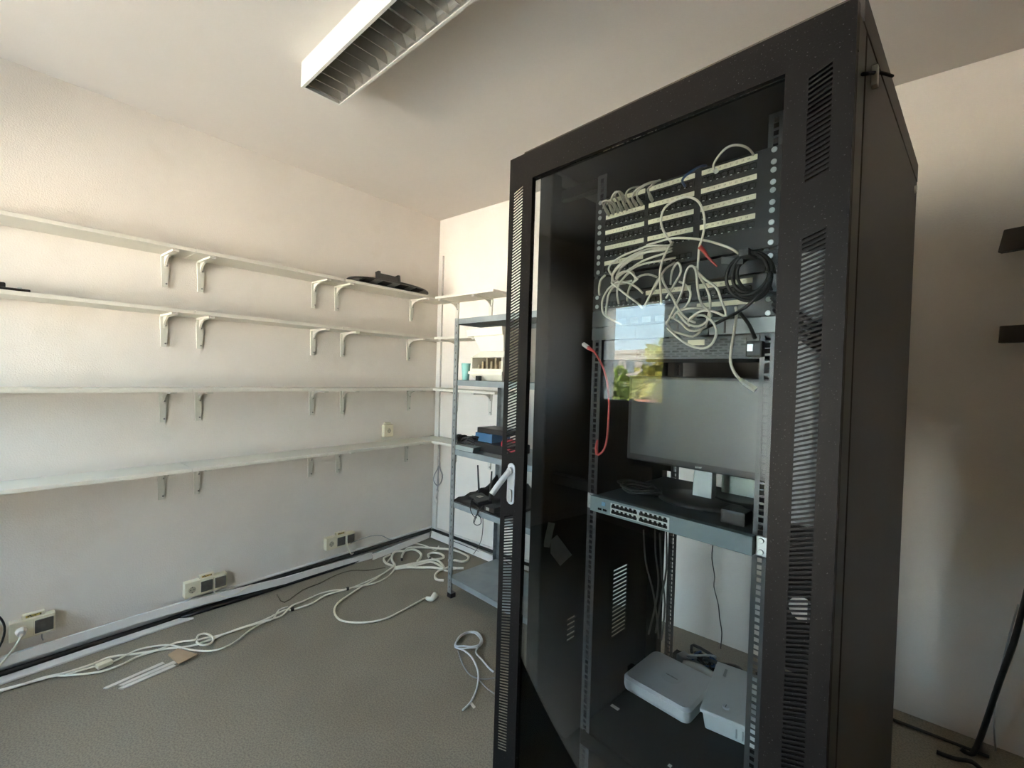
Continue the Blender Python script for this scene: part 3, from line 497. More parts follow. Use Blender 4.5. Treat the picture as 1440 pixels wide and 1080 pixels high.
for i, z in enumerate(ROWZ):
    for k, (ya, yb) in {'L': (-2.75, SEAM1[i]-.0012), 'M': (SEAM1[i]+.0012, SEAM2[i]-.0012), 'R': (SEAM2[i]+.0012, -.002)}.items():
        t = thing('shelf_board', f'white laminate shelf board, {rown[i]} row on the long wall, {bw[k][0]} piece', 'shelf', (DP/2, (ya+yb)/2, z-TH), group='white wall shelves')
        part(t, 'board', MB().box(.0005, DP, ya, yb, z-TH, z), M['shelf'], .0012, 1)
        for yy in br_y[k][i]: bracket(t, 'left', yy, z-TH)
    x1 = (.811, .83, .85, .86)[i]
    zz = z-.001
    t = thing('shelf_board', f'white laminate shelf board, {rown[i]} row, short piece on the wall behind the metal rack', 'shelf', ((DP+x1)/2, -DP/2, zz-TH), group='white wall shelves')
    part(t, 'board', MB().box(DP+.001, x1, -DP, -.0005, zz-TH, zz), M['shelf'], .0012, 1)
    for xx in ((.24, .60), (.255, .61), (.26, .62), (.26, .63))[i]: bracket(t, 'back', xx, zz-TH)

# dark shelves on the back wall at the right
for i, (z, nm) in enumerate(((1.925, 'upper'), (1.575, 'lower'))):
    FM = Matrix.Translation((3.180+.012*i, -.045, 0)) @ Matrix.Rotation(rad(-24), 4, 'Z')
    t = thing('dark_shelf', f'{nm} of two dark wooden shelves at the right edge before the back wall', 'shelf', (.3, 0, z-.08), FM, 'dark wall shelves')
    m = MB(); sl_, h = (.014, .080) if i == 0 else (.002, .062)
    m.hexa([(0, -.016, z-h), (.62, -.016, z-h), (.62, .016, z-h), (0, .016, z-h)], [(sl_, -.016, z), (.62, -.016, z), (.62, .016, z), (sl_, .016, z)])
    part(t, 'board', m, M['darkwood'], .002, 1)
    part(t, 'cleat', MB().box(.10, .13, .016, .05, z-h-.01, z-.01), M['darkwood'])

# ---------------------------------------------------------------- sockets on the long wall
def schuko(root, y, z, x):
    r = part(root, 'socket_face', MB().cyl((x-.002, y, z), .021, .004, 'x', 24), M['cream'], .0008, 1)
    h = MB().cyl((x+.0015, y, z), .017, .0008, 'x', 20)
    part(r, 'recess', h, M['ink'] if False else mat('socket_recess', (.42, .38, .28), .5))
    p = MB()
    for s in (-1, 1): p.cyl((x+.0018, y+s*.0075, z), .0028, .0012, 'x', 8)
    p.box(x+.0018, x+.003, y-.002, y+.002, z+.012, z+.017); p.box(x+.0018, x+.003, y-.002, y+.002, z-.017, z-.012)
    part(r, 'contacts', p, M['ink'])
def socket_block(label, ya, za, n_dark, slope=-.02, schuko_first=True, w=.066):
    n = n_dark+1
    z1 = za+.082
    t = thing('wall_socket', label, 'socket', (.02, ya+n*w/2, za), group='cream wall sockets')
    part(t, 'backbox', MB().box(.0005, .042, ya, ya+n*w, za, z1), M['cream'], .004, 2)
    schuko(t, ya+w*.5, za+.040, .0425)
    for k in range(n_dark):
        a = ya+w*(k+1)
        d = part(t, 'dark_module', MB().box(.0405, .0475, a+.006, a+w-.006, za+.012, z1-.012), M['sockgrey'], .002, 1, label='brown grey blank cover')
        part(d, 'module_frame', MB().box(.041, .0445, a+.002, a+w-.002, za+.007, z1-.007), M['cream'], .001, 1)
    yl = ya+n*w*.52
    l = part(t, 'tag_holder', MB().box(.008, .03, yl-.035, yl+.035, z1-.001, z1+.018), M['cream'], .002, 1)
    part(l, 'yellow_tag', MB().box(.0305, .0315, yl-.024, yl+.024, z1+.004, z1+.014), M['yellow'], label='yellow marking strip')
    return t
socket_block('cream triple wall socket nearest the room corner, a white cord hanging from it', -.945, .135, 2, w=.070)
socket_block('cream triple wall socket low on the long wall, middle of three', -1.735, .098, 2, w=.067)
t = socket_block('cream wall socket at the left edge with a grey plug in it', -2.362, .135, 1, w=.070)
pg = part(t, 'plug', MB().cyl((.043, -2.327, .175), .019, .03, 'x', 16, .014), M['trunk'], .002, 1)
t2 = thing('wall_socket', 'brown grey socket cover at the far left edge above the trunking', 'socket', (.02, -2.44, .13), group='cream wall sockets')
part(t2, 'backbox', MB().box(.0005, .04, -2.475, -2.40, .13, .215), M['cream'], .004, 2)
part(t2, 'dark_module', MB().box(.0385, .046, -2.467, -2.408, .14, .205), M['sockgrey'], .002, 1)
single('plug_cable', 'grey cord running down from the plug at the left edge socket', 'cable', MB().tube([(.078, -2.327, .175), (.095, -2.34, .15), (.09, -2.37, .10), (.082, -2.41, .05), (.09, -2.46, .02)], .0045), M['wcable'])
single('loose_cable', 'black cord arching over the socket at the left edge', 'cable', MB().tube([(.05, -2.47, .32), (.05, -2.42, .30), (.052, -2.385, .255), (.055, -2.375, .20), (.06, -2.39, .14), (.066, -2.43, .09), (.07, -2.48, .05)], .004), M['bcable'])
single('socket_cable', 'white cord hanging down across the triple socket near the corner', 'cable', MB().tube([(.052, -.805, .213), (.054, -.805, .17), (.054, -.80, .13), (.06, -.785, .09), (.05, -.765, .066), (.03, -.74, .06)], .0045), M['wcable'])
single('socket_cable', 'thin grey cord arching from the triple socket to the trunking', 'cable', MB().tube([(.044, -.77, .142), (.055, -.72, .155), (.06, -.62, .16), (.055, -.53, .14), (.05, -.47, .10), (.035, -.42, .075)], .003), M['gcable'])
single('socket_cable', 'short white cord below the middle triple socket', 'cable', MB().tube([(.044, -1.60, .098), (.055, -1.585, .075), (.07, -1.56, .06), (.09, -1.53, .058), (.10, -1.49, .07), (.09, -1.44, .085), (.06, -1.40, .07)], .003), M['wcable'])
t = thing('wall_socket', 'single round cream socket between the third and lowest shelves near the corner', 'socket', (.02, -.47, .855))
part(t, 'backbox', MB().box(.0005, .036, -.512, -.432, .858, .95), M['cream'], .005, 2)
schuko(t, -.472, .905, .0365)
part(t, 'tag_holder', MB().box(.004, .02, -.50, -.445, .952, .966), M['cream'], .002, 1)
single('socket_stub', 'thin grey stub of cable below the left socket box', 'cable', MB().tube([(.02, -2.262, .128), (.024, -2.262, .112), (.022, -2.258, .098)], .0028), M['gcable'])

# ---------------------------------------------------------------- loose trunking lids and the black cables in the channel
def lid(label, pts, h, th=.012, tilt=.010):
    """a white lid strip standing on its long edge; pts = (x, y, z) along its foot, top leans to the wall"""
    m = MB()
    P = [Vector(p) for p in pts]
    o = len(m.v)
    N = len(P)
    for i, p in enumerate(P):
        d = (P[min(i+1, N-1)]-P[max(i-1, 0)]); d.z = 0; d.normalize()
        nrm = Vector((d.y, -d.x, 0))      # to the right of travel
        for (a, z) in ((0, 0), (-tilt, h), (-tilt-th, h), (-tilt-th, h-.004), (-tilt-.003, h-.004), (-.003, .004), (-th, .004), (-th, 0)):
            m.v.append(tuple(p+nrm*a+Vector((0, 0, z))))
    K = 8
    for i in range(N-1):
        for k in range(K):
            m.f.append((o+i*K+k, o+i*K+(k+1) % K, o+(i+1)*K+(k+1) % K, o+(i+1)*K+k))
    m.f.append(tuple(o+k for k in range(K))[::-1]); m.f.append(tuple(o+(N-1)*K+k for k in range(K)))
    return single('trunking_lid', label, 'trunking', m, M['trunk'], group='loose trunking lids')
lid('long white trunking lid slanting away from the wall under the triple sockets', [(.050, -2.60, .040), (.054, -2.2, .052), (.060, -1.93, .056), (.064, -1.68, .050), (.070, -1.22, .018), (.078, -.615, .002)], .038, .012, .006)
lid('shorter white trunking lid leaning between the long lid and the corner', [(.108, -.628, .002), (.090, -.38, .004), (.066, -.075, .010)], .036)
lid('white trunking lid leaning in front of the back wall beside the corner', [(.068, -.072, .012), (.383, -.074, .009), (.76, -.080, .002)], .046)
c = D['lidC']
single('trunking_lid', 'white trunking lid lying flat on the floor at the left edge', 'trunking',
       MB().hexa([(.06, -2.60, .001), (.118, -2.60, .001), (.096, -1.705, .001), (.048, -1.76, .001)], [(.06, -2.60, .011), (.118, -2.60, .011), (.096, -1.705, .011), (.048, -1.76, .011)]), M['trunk'], group='loose trunking lids', bevel=.002, seg=1)
for i, (lb, pts, r) in enumerate((
        ('black cable lying in the open trunking along the long wall', [(.017, -2.1, .052), (.018, -1.6, .052), (.018, -1.3, .052), (.019, -1.0, .053), (.018, -.6, .052), (.018, -.3, .052), (.018, -.03, .052)], .0125),
        ('dark cable bulging out of the trunking below the corner socket', [(.024, -1.95, .072), (.040, -1.5, .062), (.044, -1.2, .058), (.036, -.85, .05), (.03, -.5, .045), (.034, -.25, .05), (.03, -.05, .045)], .005),
        ('thick dark cable added as shade under the long trunking lid', [(.035, -2.55, .013), (.034, -1.9, .013), (.036, -1.3, .013), (.04, -.7, .013), (.035, -.1, .013)], .0125),  # added dark tube that fills the shadow gap below the lid
        ('dark cable added as shade at the foot of the long trunking lid', [(.050, -1.75, .010), (.066, -1.3, .010), (.070, -.9, .010), (.066, -.68, .010)], .0095),  # added as well, keeps the shaded gap dark along the lid's foot
        ('black cable in the trunking along the back wall', [(.03, -.018, .052), (.25, -.018, .052), (.5, -.019, .052), (.9, -.018, .052), (1.4, -.018, .052)], .0125),
        ('thin dark cable in front of the back wall trunking', [(.06, -.058, .040), (.3, -.062, .046), (.6, -.066, .042), (.9, -.06, .03)], .004))):
    single('black_cable', lb, 'cable', MB().tube(pts, r), M['bcable'])

# ---------------------------------------------------------------- things on the floor
fl_lab = ('white power cord running along the floor from the left edge to the corner',
          'white cord with a small loop in the bundle on the floor',
          'thin white cord sagging below the bundle on the floor',
          None)
for i, pts in enumerate(D['fc'][:3]):
    single('power_cable', fl_lab[i], 'cable', MB().tube(pts, (.0055, .0048, .0042)[i]), M['wcable'])
t = thing('extension_cable', 'white extension cord looping over the floor to a plug by the metal rack', 'cable', D['fc'][3][-1])
part(t, 'flex', MB().tube(D['fc'][3], .0055), M['wcable'])
c = D['conn']
p = part(t, 'plug', MB().tube([(c[0][0], c[0][1], .014), (c[1][0]+.005, c[1][1], .018), (c[2][0]-.012, c[2][1], .02)], .010, 10, r1=.020), M['wcable'])
pn = MB()
a = Vector(c[2]); d = (Vector(c[2])-Vector(c[0])); d.z = 0; d.normalize(); n = Vector((-d.y, d.x, 0))
for s in (-1, 1): pn.tube([a+n*.009*s-d*.014+Vector((0, 0, .006)), a+n*.009*s+d*.012+Vector((0, 0, .006))], .0024, 6)
part(p, 'pin', pn, M['steel'])
TLAB = ('short curl at its left edge', 'round loop at its left', 'long loop passing behind the rack post to the right', 'small loop left of the rack post', 'straight run nearest the camera but two',
        'run passing under the rack to the right', 'bend with its end turned toward the rack foot', 'short piece right of the rack post', 'thin run nearest the wall')
for i, pts in enumerate(D['ft']):
    single('tangled_cable', 'white cord in the corner tangle, '+TLAB[i], 'cable', MB().tube(pts, .0085 if i < 7 else .005), M['wcable'], group='tangled white cords in the corner')
for lb, x, y, r in (('black tie around the white cords at the middle of the floor', .386, -.988, 70), ('black tie around the white cords left of the floor middle', .386, -1.322, 80), ('small black tie at the left of the corner tangle', .263, -.497, 60),
                    ('small black tie in the corner tangle left of the rack post', .397, -.35, 20), ('small black tie in the corner tangle right of the rack post', .532, -.254, 10)):
    single('cable_tie', lb, 'tie', MB().cyl((-.007, 0, 0), .0105, .014, 'x', 10).xf(Matrix.Translation((x, y, .0108)) @ Matrix.Rotation(rad(r), 4, 'Z')), M['bcable'])
c = D['clip']
dd = Vector(c[1])-Vector(c[0])
single('connector_block', 'small cream connector block on the white cords at the left', 'connector',
       MB().box(0, dd.length, -.016, .016, 0, .018).xf(Matrix.Translation((c[0][0], c[0][1], .004)) @ Matrix.Rotation(math.atan2(dd.y, dd.x), 4, 'Z')), M['cream'], bevel=.003)
single('thin_cable', 'thin brownish cord lying along the floor under the lids', 'cable', MB().tube([(.14, -1.3, .004)]+D['thin'][0], .003), M['tcable'])
single('network_cable', 'coiled white network cable lying on the floor beside the cabinet', 'cable', MB().tube([(p[0], p[1], p[2]+(.006 if 14 < i < 33 else 0)+.004*math.sin(i*1.7)**2) for i, p in enumerate(D['coil'])], .0040), mat('coil_white', (.60, .62, .64), .45))
for i, k in enumerate(('coilgrey', 'coilgrey2')):
    single('network_cable', ('thin grey cable curving from the coil to the cabinet', 'short thin grey cable end beside the coil at the cabinet')[i], 'cable', MB().tube(D[k], .0028), mat('cable_midgrey', (.22, .23, .24), .5))
c = D['coiltag']
single('cable_tag', 'white paper tag on the end of the coiled cable', 'tag', MB().hexa([(p[0], p[1], .010) for p in c], [(p[0], p[1], .0115) for p in c]), M['paper'])
s = D['strip']
def lerp(a, b, t): return tuple(a[i]+(b[i]-a[i])*t for i in range(3))
for i in range(3):
    a0, a1 = lerp(s[0], s[3], i/3+.02), lerp(s[0], s[3], (i+1)/3-.03)
    b0, b1 = lerp(s[1], s[2], i/3+.02), lerp(s[1], s[2], (i+1)/3-.03)
    off = Vector(((-.01, .0, .012)[i]*.3, (-.02, .012, -.005)[i], 0))
    q = [tuple(Vector(p)+off) for p in (a0, a1, b1, b0)]
    single('plastic_strip', ('flat white plastic strip beside the cardboard, farthest from the camera', 'flat white plastic strip beside the cardboard, middle of three', 'flat white plastic strip beside the cardboard, nearest the camera')[i], 'strip',
           MB().hexa([(p[0], p[1], .001) for p in q], [(p[0], p[1], .006) for p in q]), M['paper'], group='white plastic strips on the floor')
c = D['card']
single('cardboard_piece', 'small torn piece of brown cardboard lying on the white cords', 'cardboard', MB().hexa([(p[0], p[1], .0125+.004*(i % 2)) for i, p in enumerate(c)], [(p[0], p[1], .0155+.004*(i % 2)) for i, p in enumerate(c)]), M['card'])
t = thing('hanging_cable', 'grey cable with a loop and knotted end hanging in the corner', 'cable', (.08, -.03, .28))
pts = [(.079, -.026, .80)]+D['corner_loop'][:9]+[(.086, -.022, .57), (.080, -.02, .50)]+D['corner_loop'][9:]
part(t, 'flex', MB().tube(pts, .005), M['gcable'])
part(t, 'cable_end', MB().tube([(.082, -.022, .385), (.055, -.022, .33), (.075, -.022, .285)], .010, 8, r1=.014), M['trunk'])

# ---------------------------------------------------------------- things on the wall shelves
z = ROWZ[0]
t = thing('monitor_stand', 'black rimmed oval monitor base lying on the top shelf', 'monitor base', (.13, -.555, z))
tilt = Matrix.Translation((.128, -.555, z+.019)) @ Matrix.Rotation(rad(-9), 4, 'Y')
A, B = .335, .112
m = MB().ring((0, 0, 0), [(1.0, 0), (1.0, .008), (.985, .012), (.0, .012)][:3], 48, B, A)
part(t, 'rim', m.xf(tilt), M['plastic'])
part(t, 'underside', MB().ring((0, 0, -.0015), [(.955, 0), (.955, .004)], 48, B, A).xf(tilt), M['ovalgrey'])
for yy in (-.23, -.09, .05, .19): part(t, 'rubber_foot', MB().box(.03, .1, yy-.035, yy+.035, -.006, -.001).xf(tilt), M['matteblk'])
m = MB(); m.box(.06, .088, -.085, .085, .012, .075)
m.box(.055, .093, -.092, -.072, .012, .088); m.box(.055, .093, .072, .092, .012, .088); m.box(.05, .10, -.06, .06, .010, .03)
part(t, 'neck_bracket', m.xf(Matrix.Translation((.075, -.583, z+.012)) @ Matrix.Rotation(rad(-9), 4, 'Y')), M['plastic'], .003)
z = ROWZ[1]
t = thing('black_stand', 'flat black plastic stand at the left end of the second shelf', 'stand', (.11, -2.42, z))
part(t, 'plate', MB().box(.04, .18, -2.52, -2.318, z+.0008, z+.014), M['plastic'], .004)
part(t, 'hump', MB().box(.07, .15, -2.52, -2.385, z+.013, z+.036), M['plastic'], .006)
part(t, 'knob', MB().cyl((.11, -2.345, z+.013), .007, .012, 'z', 10), M['steel'])

# ---------------------------------------------------------------- ceiling lamp
LF = Matrix.Translation((.990, -1.612, 0)) @ Matrix.Rotation(rad(-2.6), 4, 'Z')
LL, LW, Z0 = 1.26, .172, 2.497
t = thing('ceiling_lamp', 'white louvred fluorescent ceiling lamp, switched off', 'lamp', (LL/2, LW/2, H), LF)
m = MB()
m.box(0, LL, 0, .004, Z0+.003, H-.0005); m.box(0, LL, LW-.004, LW, Z0+.003, H-.0005); m.box(0, .004, .004, LW-.004, Z0+.003, H-.0005); m.box(LL-.004, LL, .004, LW-.004, Z0+.003, H-.0005)
m.box(.004, LL-.004, .004, LW-.004, H-.012, H-.0005)
part(t, 'housing', m, M['lampw'])
m = MB()
m.box(0, LL, 0, .012, Z0, Z0+.004); m.box(0, LL, LW-.012, LW, Z0, Z0+.004); m.box(0, .012, .012, LW-.012, Z0, Z0+.004); m.box(LL-.012, LL, .012, LW-.012, Z0, Z0+.004)
part(t, 'louvre_frame', m, M['lampw'], .001, 1)
for sgn in (0, 1):
    m = MB(); prof = []
    for i in range(7):
        u = i/6
        prof.append((.012+.045*u*u, Z0+.004+.062*u))
    pr = prof+[(p[0]-.0015, p[1]+.0005) for p in prof[::-1]]
    if sgn: pr = [(LW-a, b) for a, b in pr]
    m.prism(pr, 'x', .012, LL-.012)
    part(t, 'side_reflector', m, M['lampal'])
NB = 21
bm_ = MB(); prof = []
bl = MB()
for k in range(10):
    v0, v1 = k/10, (k+1)/10
    def dep(v): return .041
    ya, yb = .014+(LW-.028)*v0, .014+(LW-.028)*v1
    za, zb = Z0+.047-dep(v0), Z0+.047-dep(v1)
    bl.hexa([(-.0012, ya, za), (.0012, ya, za), (.0012, yb, zb), (-.0012, yb, zb)], [(-.006, ya, Z0+.047), (.006, ya, Z0+.047), (.006, yb, Z0+.047), (-.006, yb, Z0+.047)])
blades = None
for k in range(NB):
    x = .03+(LL-.06)*k/(NB-1)
    if blades is None:
        q = MB(); q.add(bl.v, bl.f)
        blades = mesh_of(q, M['lampal'], BASE[t.name])
    o = share(t, 'louvre_blade', blades)
    o.location = (x, 0, 0)
for yy in (LW*.5,):
    part(t, 'tube', MB().cyl((.05, yy, Z0+.07), .013, LL-.1, 'x', 14), M['lamptube'], smooth=False)
for k in range(6): part(t, 'tube_clip', MB().box(.24+.17*k, .26+.17*k, LW*.5-.014, LW*.5+.014, Z0+.05, Z0+.056), M['lampw'])

# ---------------------------------------------------------------- metal rack beside the cabinet and what is on it
RF = frame_at(.884, -.625, -5)
RW, RD = .72, .40
SH = (1.668, 1.306, .893, .578, .125)
t = thing('metal_rack', 'grey galvanised steel shelving rack between the corner and the black cabinet', 'rack', (RW/2, RD/2, 0), RF)
for (px, py, sx, sy) in ((0, 0, 1, 1), (RW, 0, -1, 1), (0, RD, 1, -1), (RW, RD, -1, -1)):
    m = MB(); w, th = .034, .0022
    a, b = sorted((px, px+sx*w)); c, d = sorted((py, py+sy*th))
    m.box(a, b, c, d, .012, 1.672)
    a, b = sorted((px, px+sx*th)); c, d = sorted((py+sy*th, py+sy*w))
    m.box(a, b, c, d, .012, 1.672)
    p = part(t, 'post', m, M['galv'])
    a, b = sorted((px-sx*.002, px+sx*.036)); c, d = sorted((py-sy*.002, py+sy*.036))
    part(p, 'foot_cap', MB().box(a, b, c, d, 0, .028), M['plastic'], .002, 1)
    hs = MB()
    for k in range(40):
        zz = .06+k*.04
        a, b = sorted((px+sx*.014, px+sx*.020))
        yy = py-sy*.0003
        hs.add([(a, yy, zz), (b, yy, zz), (b, yy, zz+.012), (a, yy, zz+.012)], [(0, 1, 2, 3)])
    part(p, 'slot_holes', hs, M['ink'])
for zz in SH:
    m = MB(); g = .004; lip = .032
    m.box(g, RW-g, g, RD-g, zz-.0015, zz)
    m.box(g, RW-g, g, g+.0015, zz-lip, zz-.0015); m.box(g, RW-g, RD-g-.0015, RD-g, zz-lip, zz-.0015)
    m.box(g, g+.0015, g+.0015, RD-g-.0015, zz-lip, zz-.0015); m.box(RW-g-.0015, RW-g, g+.0015, RD-g-.0015, zz-lip, zz-.0015)
    part(t, 'shelf_plate', m, M['galvplate'])

z = SH[1]
t = thing('moulded_container', 'white moulded plastic container with a narrow neck on the second rack shelf', 'container', (.22, .16, z), RF)
xa, xb = .085, .36
def slab(x0, x1, y0, y1, z0, X0, X1, Y0, Y1, z1): return MB().hexa([(x0, y0, z0), (x1, y0, z0), (x1, y1, z0), (x0, y1, z0)], [(X0, Y0, z1), (X1, Y0, z1), (X1, Y1, z1), (X0, Y1, z1)])
part(t, 'lid', slab(.055, .36, .05, .28, 1.565, .05, .36, .045, .285, 1.612), M['foam'], .006)
part(t, 'handle_hole', MB().box(.045, .06, .09, .17, 1.572, 1.6), M['foamin'])
part(t, 'neck', slab(.15, .34, .08, .25, 1.475, .10, .36, .06, .27, 1.567), M['foam'], .006)
part(t, 'shoulder', slab(.088, .37, .055, .275, 1.44, .15, .35, .08, .25, 1.478), M['foam'], .005)
m = MB(); m.box(.09, .105, .055, .275, 1.375, 1.442); m.box(.35, .365, .055, .275, 1.375, 1.442); m.box(.105, .35, .26, .275, 1.375, 1.442); m.box(.09, .365, .055, .275, 1.36, 1.376)
part(t, 'body', m, M['foam'], .002, 1)
m = MB()
for k in range(9): m.box(.115+.025*k, .13+.025*k, .09+.01*(k % 3), .2, 1.3755, 1.40+.02*((k*7) % 3))
part(t, 'contents', m, M['foamin'])
part(t, 'rim', MB().box(.08, .37, .045, .285, 1.343, 1.361), M['foam'], .003)
part(t, 'base', slab(.12, .34, .08, .26, z+.0008, .09, .365, .05, .28, 1.344), M['foam'], .006)
single('teal_cup', 'translucent teal plastic cup left of the white container on the rack', 'cup', MB().ring((.055, .05, z+.0006), [(.020, 0), (.022, .03), (.028, .10), (.025, .10), (.019, .01)], 20), M['teal'], frame=RF, smooth=True)
single('small_black_block', 'small dark block at the front of the second rack shelf', 'block', MB().box(.18, .205, .02, .045, z+.0005, z+.028), M['plastic'], frame=RF, bevel=.002)

z = SH[2]
random.seed(3)
pile = MB()
for k in range(9):
    a0 = random.random()*6.28
    pts = []
    for i in range(10):
        a = a0+i*.75
        pts.append((-.055+.095*math.cos(a)*(.6+.4*random.random())-.02, .10+.06*math.sin(a)*(.6+.4*random.random()), z+.018+random.random()*.055+max(0, .02*math.cos(a))))
    pile.tube(pts, .006, 6)
pile.tube([(-.18, .10, z+.03), (-.205, .09, z+.02), (-.215, .10, z+.01), (-.20, .11, z+.005)], .003)
single('cable_heap', 'heap of dark braided cable hanging over the left end of the third rack shelf', 'cable', MB().add([(p[0]+.11, p[1], p[2]-.004) for p in pile.v], pile.f), M['bcable'], frame=RF, smooth=True)
single('black_adapter', 'flat black box lying on top of the blue box on the rack', 'box', MB().box(.115, .36, .10, .24, 1.0, 1.03), M['plastic'], frame=RF, bevel=.004)
single('blue_box', 'small blue box on the third rack shelf', 'box', MB().box(.10, .245, .10, .25, .947, .9985), M['bluebox'], frame=RF, bevel=.003)
single('black_case', 'black case under the blue box on the third rack shelf', 'box', MB().box(.12, .40, .08, .26, z+.0006, .9455), M['plastic'], frame=RF, bevel=.005)
single('red_coil', 'red coiled cord beside the blue box on the third rack shelf', 'cable', MB().tube([(.36+.11*math.sin(i*.9)*.6+.05, .09+.008*math.cos(i*2.1), .95+.028*math.cos(i*.9)+.006*(i % 3)) for i in range(22)], .006), M['redc'], frame=RF)
single('grey_tray', 'shallow grey tray at the front of the third rack shelf', 'tray', MB().hexa([(.02, .005, z+.0006), (.19, .005, z+.0006), (.17, .075, z+.0006), (.04, .075, z+.0006)], [(.005, .003, z+.03), (.20, .003, z+.03), (.18, .078, z+.03), (.03, .078, z+.03)]), M['greybox'], frame=RF, bevel=.003)

z = SH[3]
random.seed(11)
m = MB(); nx, ny = 14, 9
edge = [.055, .10, .058, .05, .046, .045, .05, .06, .075, .095, .075, .07, .08, .07]
for j in range(ny):
    for i in range(nx):
        x = .012+.44*i/(nx-1); y = .01+.36*j/(ny-1)
        back = max(0, (j-ny+4)/3.0)
        zz = z+.003+.006*random.random()+edge[i]*1.15*back**1.5
        if i == 0: zz = z+.003+.055*(j/(ny-1))+.02*(j % 2)*.5
        m.v.append((x, y-.03*back, zz))
for j in range(ny-1):
    for i in range(nx-1): m.f.append((j*nx+i, j*nx+i+1, (j+1)*nx+i+1, (j+1)*nx+i))
o = single('black_sheet', 'crumpled black plastic sheet spread over the fourth rack shelf', 'sheet', m, M['bag'], frame=RF, smooth=True)
md = o.modifiers.new('thickness', 'SOLIDIFY'); md.thickness = .0015; md.offset = 1
t = thing('wifi_router', 'black wireless router with two antennas on the black sheet of the rack', 'router', (.17, .13, z+.014), RF)
m = MB().hexa([(.045, .105, z+.014), (.205, .040, z+.014), (.24, .125, z+.014), (.08, .185, z+.014)], [(.05, .108, z+.028), (.203, .046, z+.028), (.236, .122, z+.042), (.083, .180, z+.042)])
part(t, 'body', m, M['plastic'], .006)
for (x0, x1, g) in ((.075, .050, .165), (.231, .238, .110)):
    part(t, 'antenna', MB().tube([(x0, g, z+.03), ((x0+x1)/2, g+.002, z+.11), (x1, g+.004, z+.205)], .0065, 8, r1=.0045), M['plastic'])
part(t, 'sticker', MB().box(.128, .158, .095, .128, z+.038, z+.0405), M['paper'], label='white square sticker')
t = thing('power_adapter', 'small black power adapter with a grey label at the front of the black sheet', 'adapter', (.35, .03, z+.012), RF)
part(t, 'body', MB().box(.30, .38, .008, .07, z+.012, z+.04), M['plastic'], .004)
part(t, 'label_plate', MB().box(.315, .34, .0065, .0082, z+.018, z+.034), M['steel'], label='grey square label')
for i, (lb, pts) in enumerate(zip(('dark thin wire looping off the front of the fourth rack shelf', 'dark wire coil dangling below the fourth rack shelf', 'short dark wire crossing the dangling coil'), D['rk_wire'])):
    single('dangling_wire', lb, 'wire', MB().tube([(p[0], -.006-.004*i, p[2]) for p in pts], .0022), M['bcable'], frame=RF)
single('dangling_wire', 'thin dark wire hanging from the rack down to the wall trunking', 'wire', MB().tube(D['rk_drop'], .0026), M['tcable'])

# ---------------------------------------------------------------- the network cabinet
CF = frame_at(2.032, -1.490, -6.5)
W, DEP = .80, .90
ZT, ZL, ZB = 1.955, 1.997, .10
GL, GR, GT, GB = .090, .700, 1.880, .22
cab = thing('network_cabinet', 'tall black network cabinet with a glass door and slotted side strips', 'cabinet', (W/2, DEP/2, 0), CF)
# door: rails plus two slotted stiles
door = MB(); d0, d1 = 0, .022
SL0, SL1, SR0, SR1 = .018, .054, .736, .770
door.box(0, W, d0, d1, GT, ZT); door.box(0, W, d0, d1, ZB, GB)
def stile(a0, a1, s0, s1, groups):
    e = d0+.0015
    door.box(a0, s0, d0, e, GB, GT); door.box(s1, a1, d0, e, GB, GT)
    door.box(a0, a0+.0015, e, d0+.010, GB, GT); door.box(a1-.0015, a1, e, d0+.014, GB, GT)
    zc = GB
    R = .0125                                   # every slot climbs this much to the right
    def bar(za, zb, zc_, zd):                    # left edge za..zb, right edge zc_..zd
        door.hexa([(s0, d0, za), (s1, d0, zc_), (s1, e, zc_), (s0, e, za)], [(s0, d0, zb), (s1, d0, zd), (s1, e, zd), (s0, e, zb)])
    for g0, g1 in groups:
        bar(zc, g0, zc, g0+R)
        n = int((g1-g0)/.0083)
        p = (g1-g0)/n
        for k in range(n): bar(g0+k*p+.0044, g0+(k+1)*p, g0+k*p+.0044+R, g0+(k+1)*p+R)
        bar(g1, g1+R, g1+R-.0001, g1+R)
        zc = g1+R
    bar(zc, GT, zc, GT)
stile(0, GL, SL0, SL1, ((.26, .940), (1.115, 1.860)))
stile(GR, W, SR0, SR1, ((.26, 1.59), (1.68, 1.860)))
dr = part(cab, 'door', door, M['blackdust'])
g = part(dr, 'glass_pane', MB().box(GL+.001, GR-.001, .009, .012, GB+.001, GT-.001), M['glass'])
m = MB(); m.prism([(.044+.0155*math.cos(a*PI/8), (1.078 if a < 8 else .992)+.0155*math.sin(a*PI/8)) for a in range(17)][:-1] , 'y', -.004, -.0002)
part(dr, 'handle_plate', m, M['chrome'], .001, 1)
m = MB(); m.tube([(.044, -.010, 1.072), (.034, -.036, 1.040), (.026, -.058, 1.010)], .0085, 10)
m.cyl((.044, -.012, 1.072), .010, .010, 'y', 12)
part(dr, 'handle_lever', m, M['chrome'], smooth=False)
part(dr, 'handle_lock', MB().box(.036, .052, -.010, -.0035, .985, 1.02), M['steel'], .002)
hg = MB()
for zz in (.4, 1.0, 1.7): hg.cyl((.792, .0225, zz), .006, .07, 'z', 10)
part(cab, 'hinge', hg, M['black'])
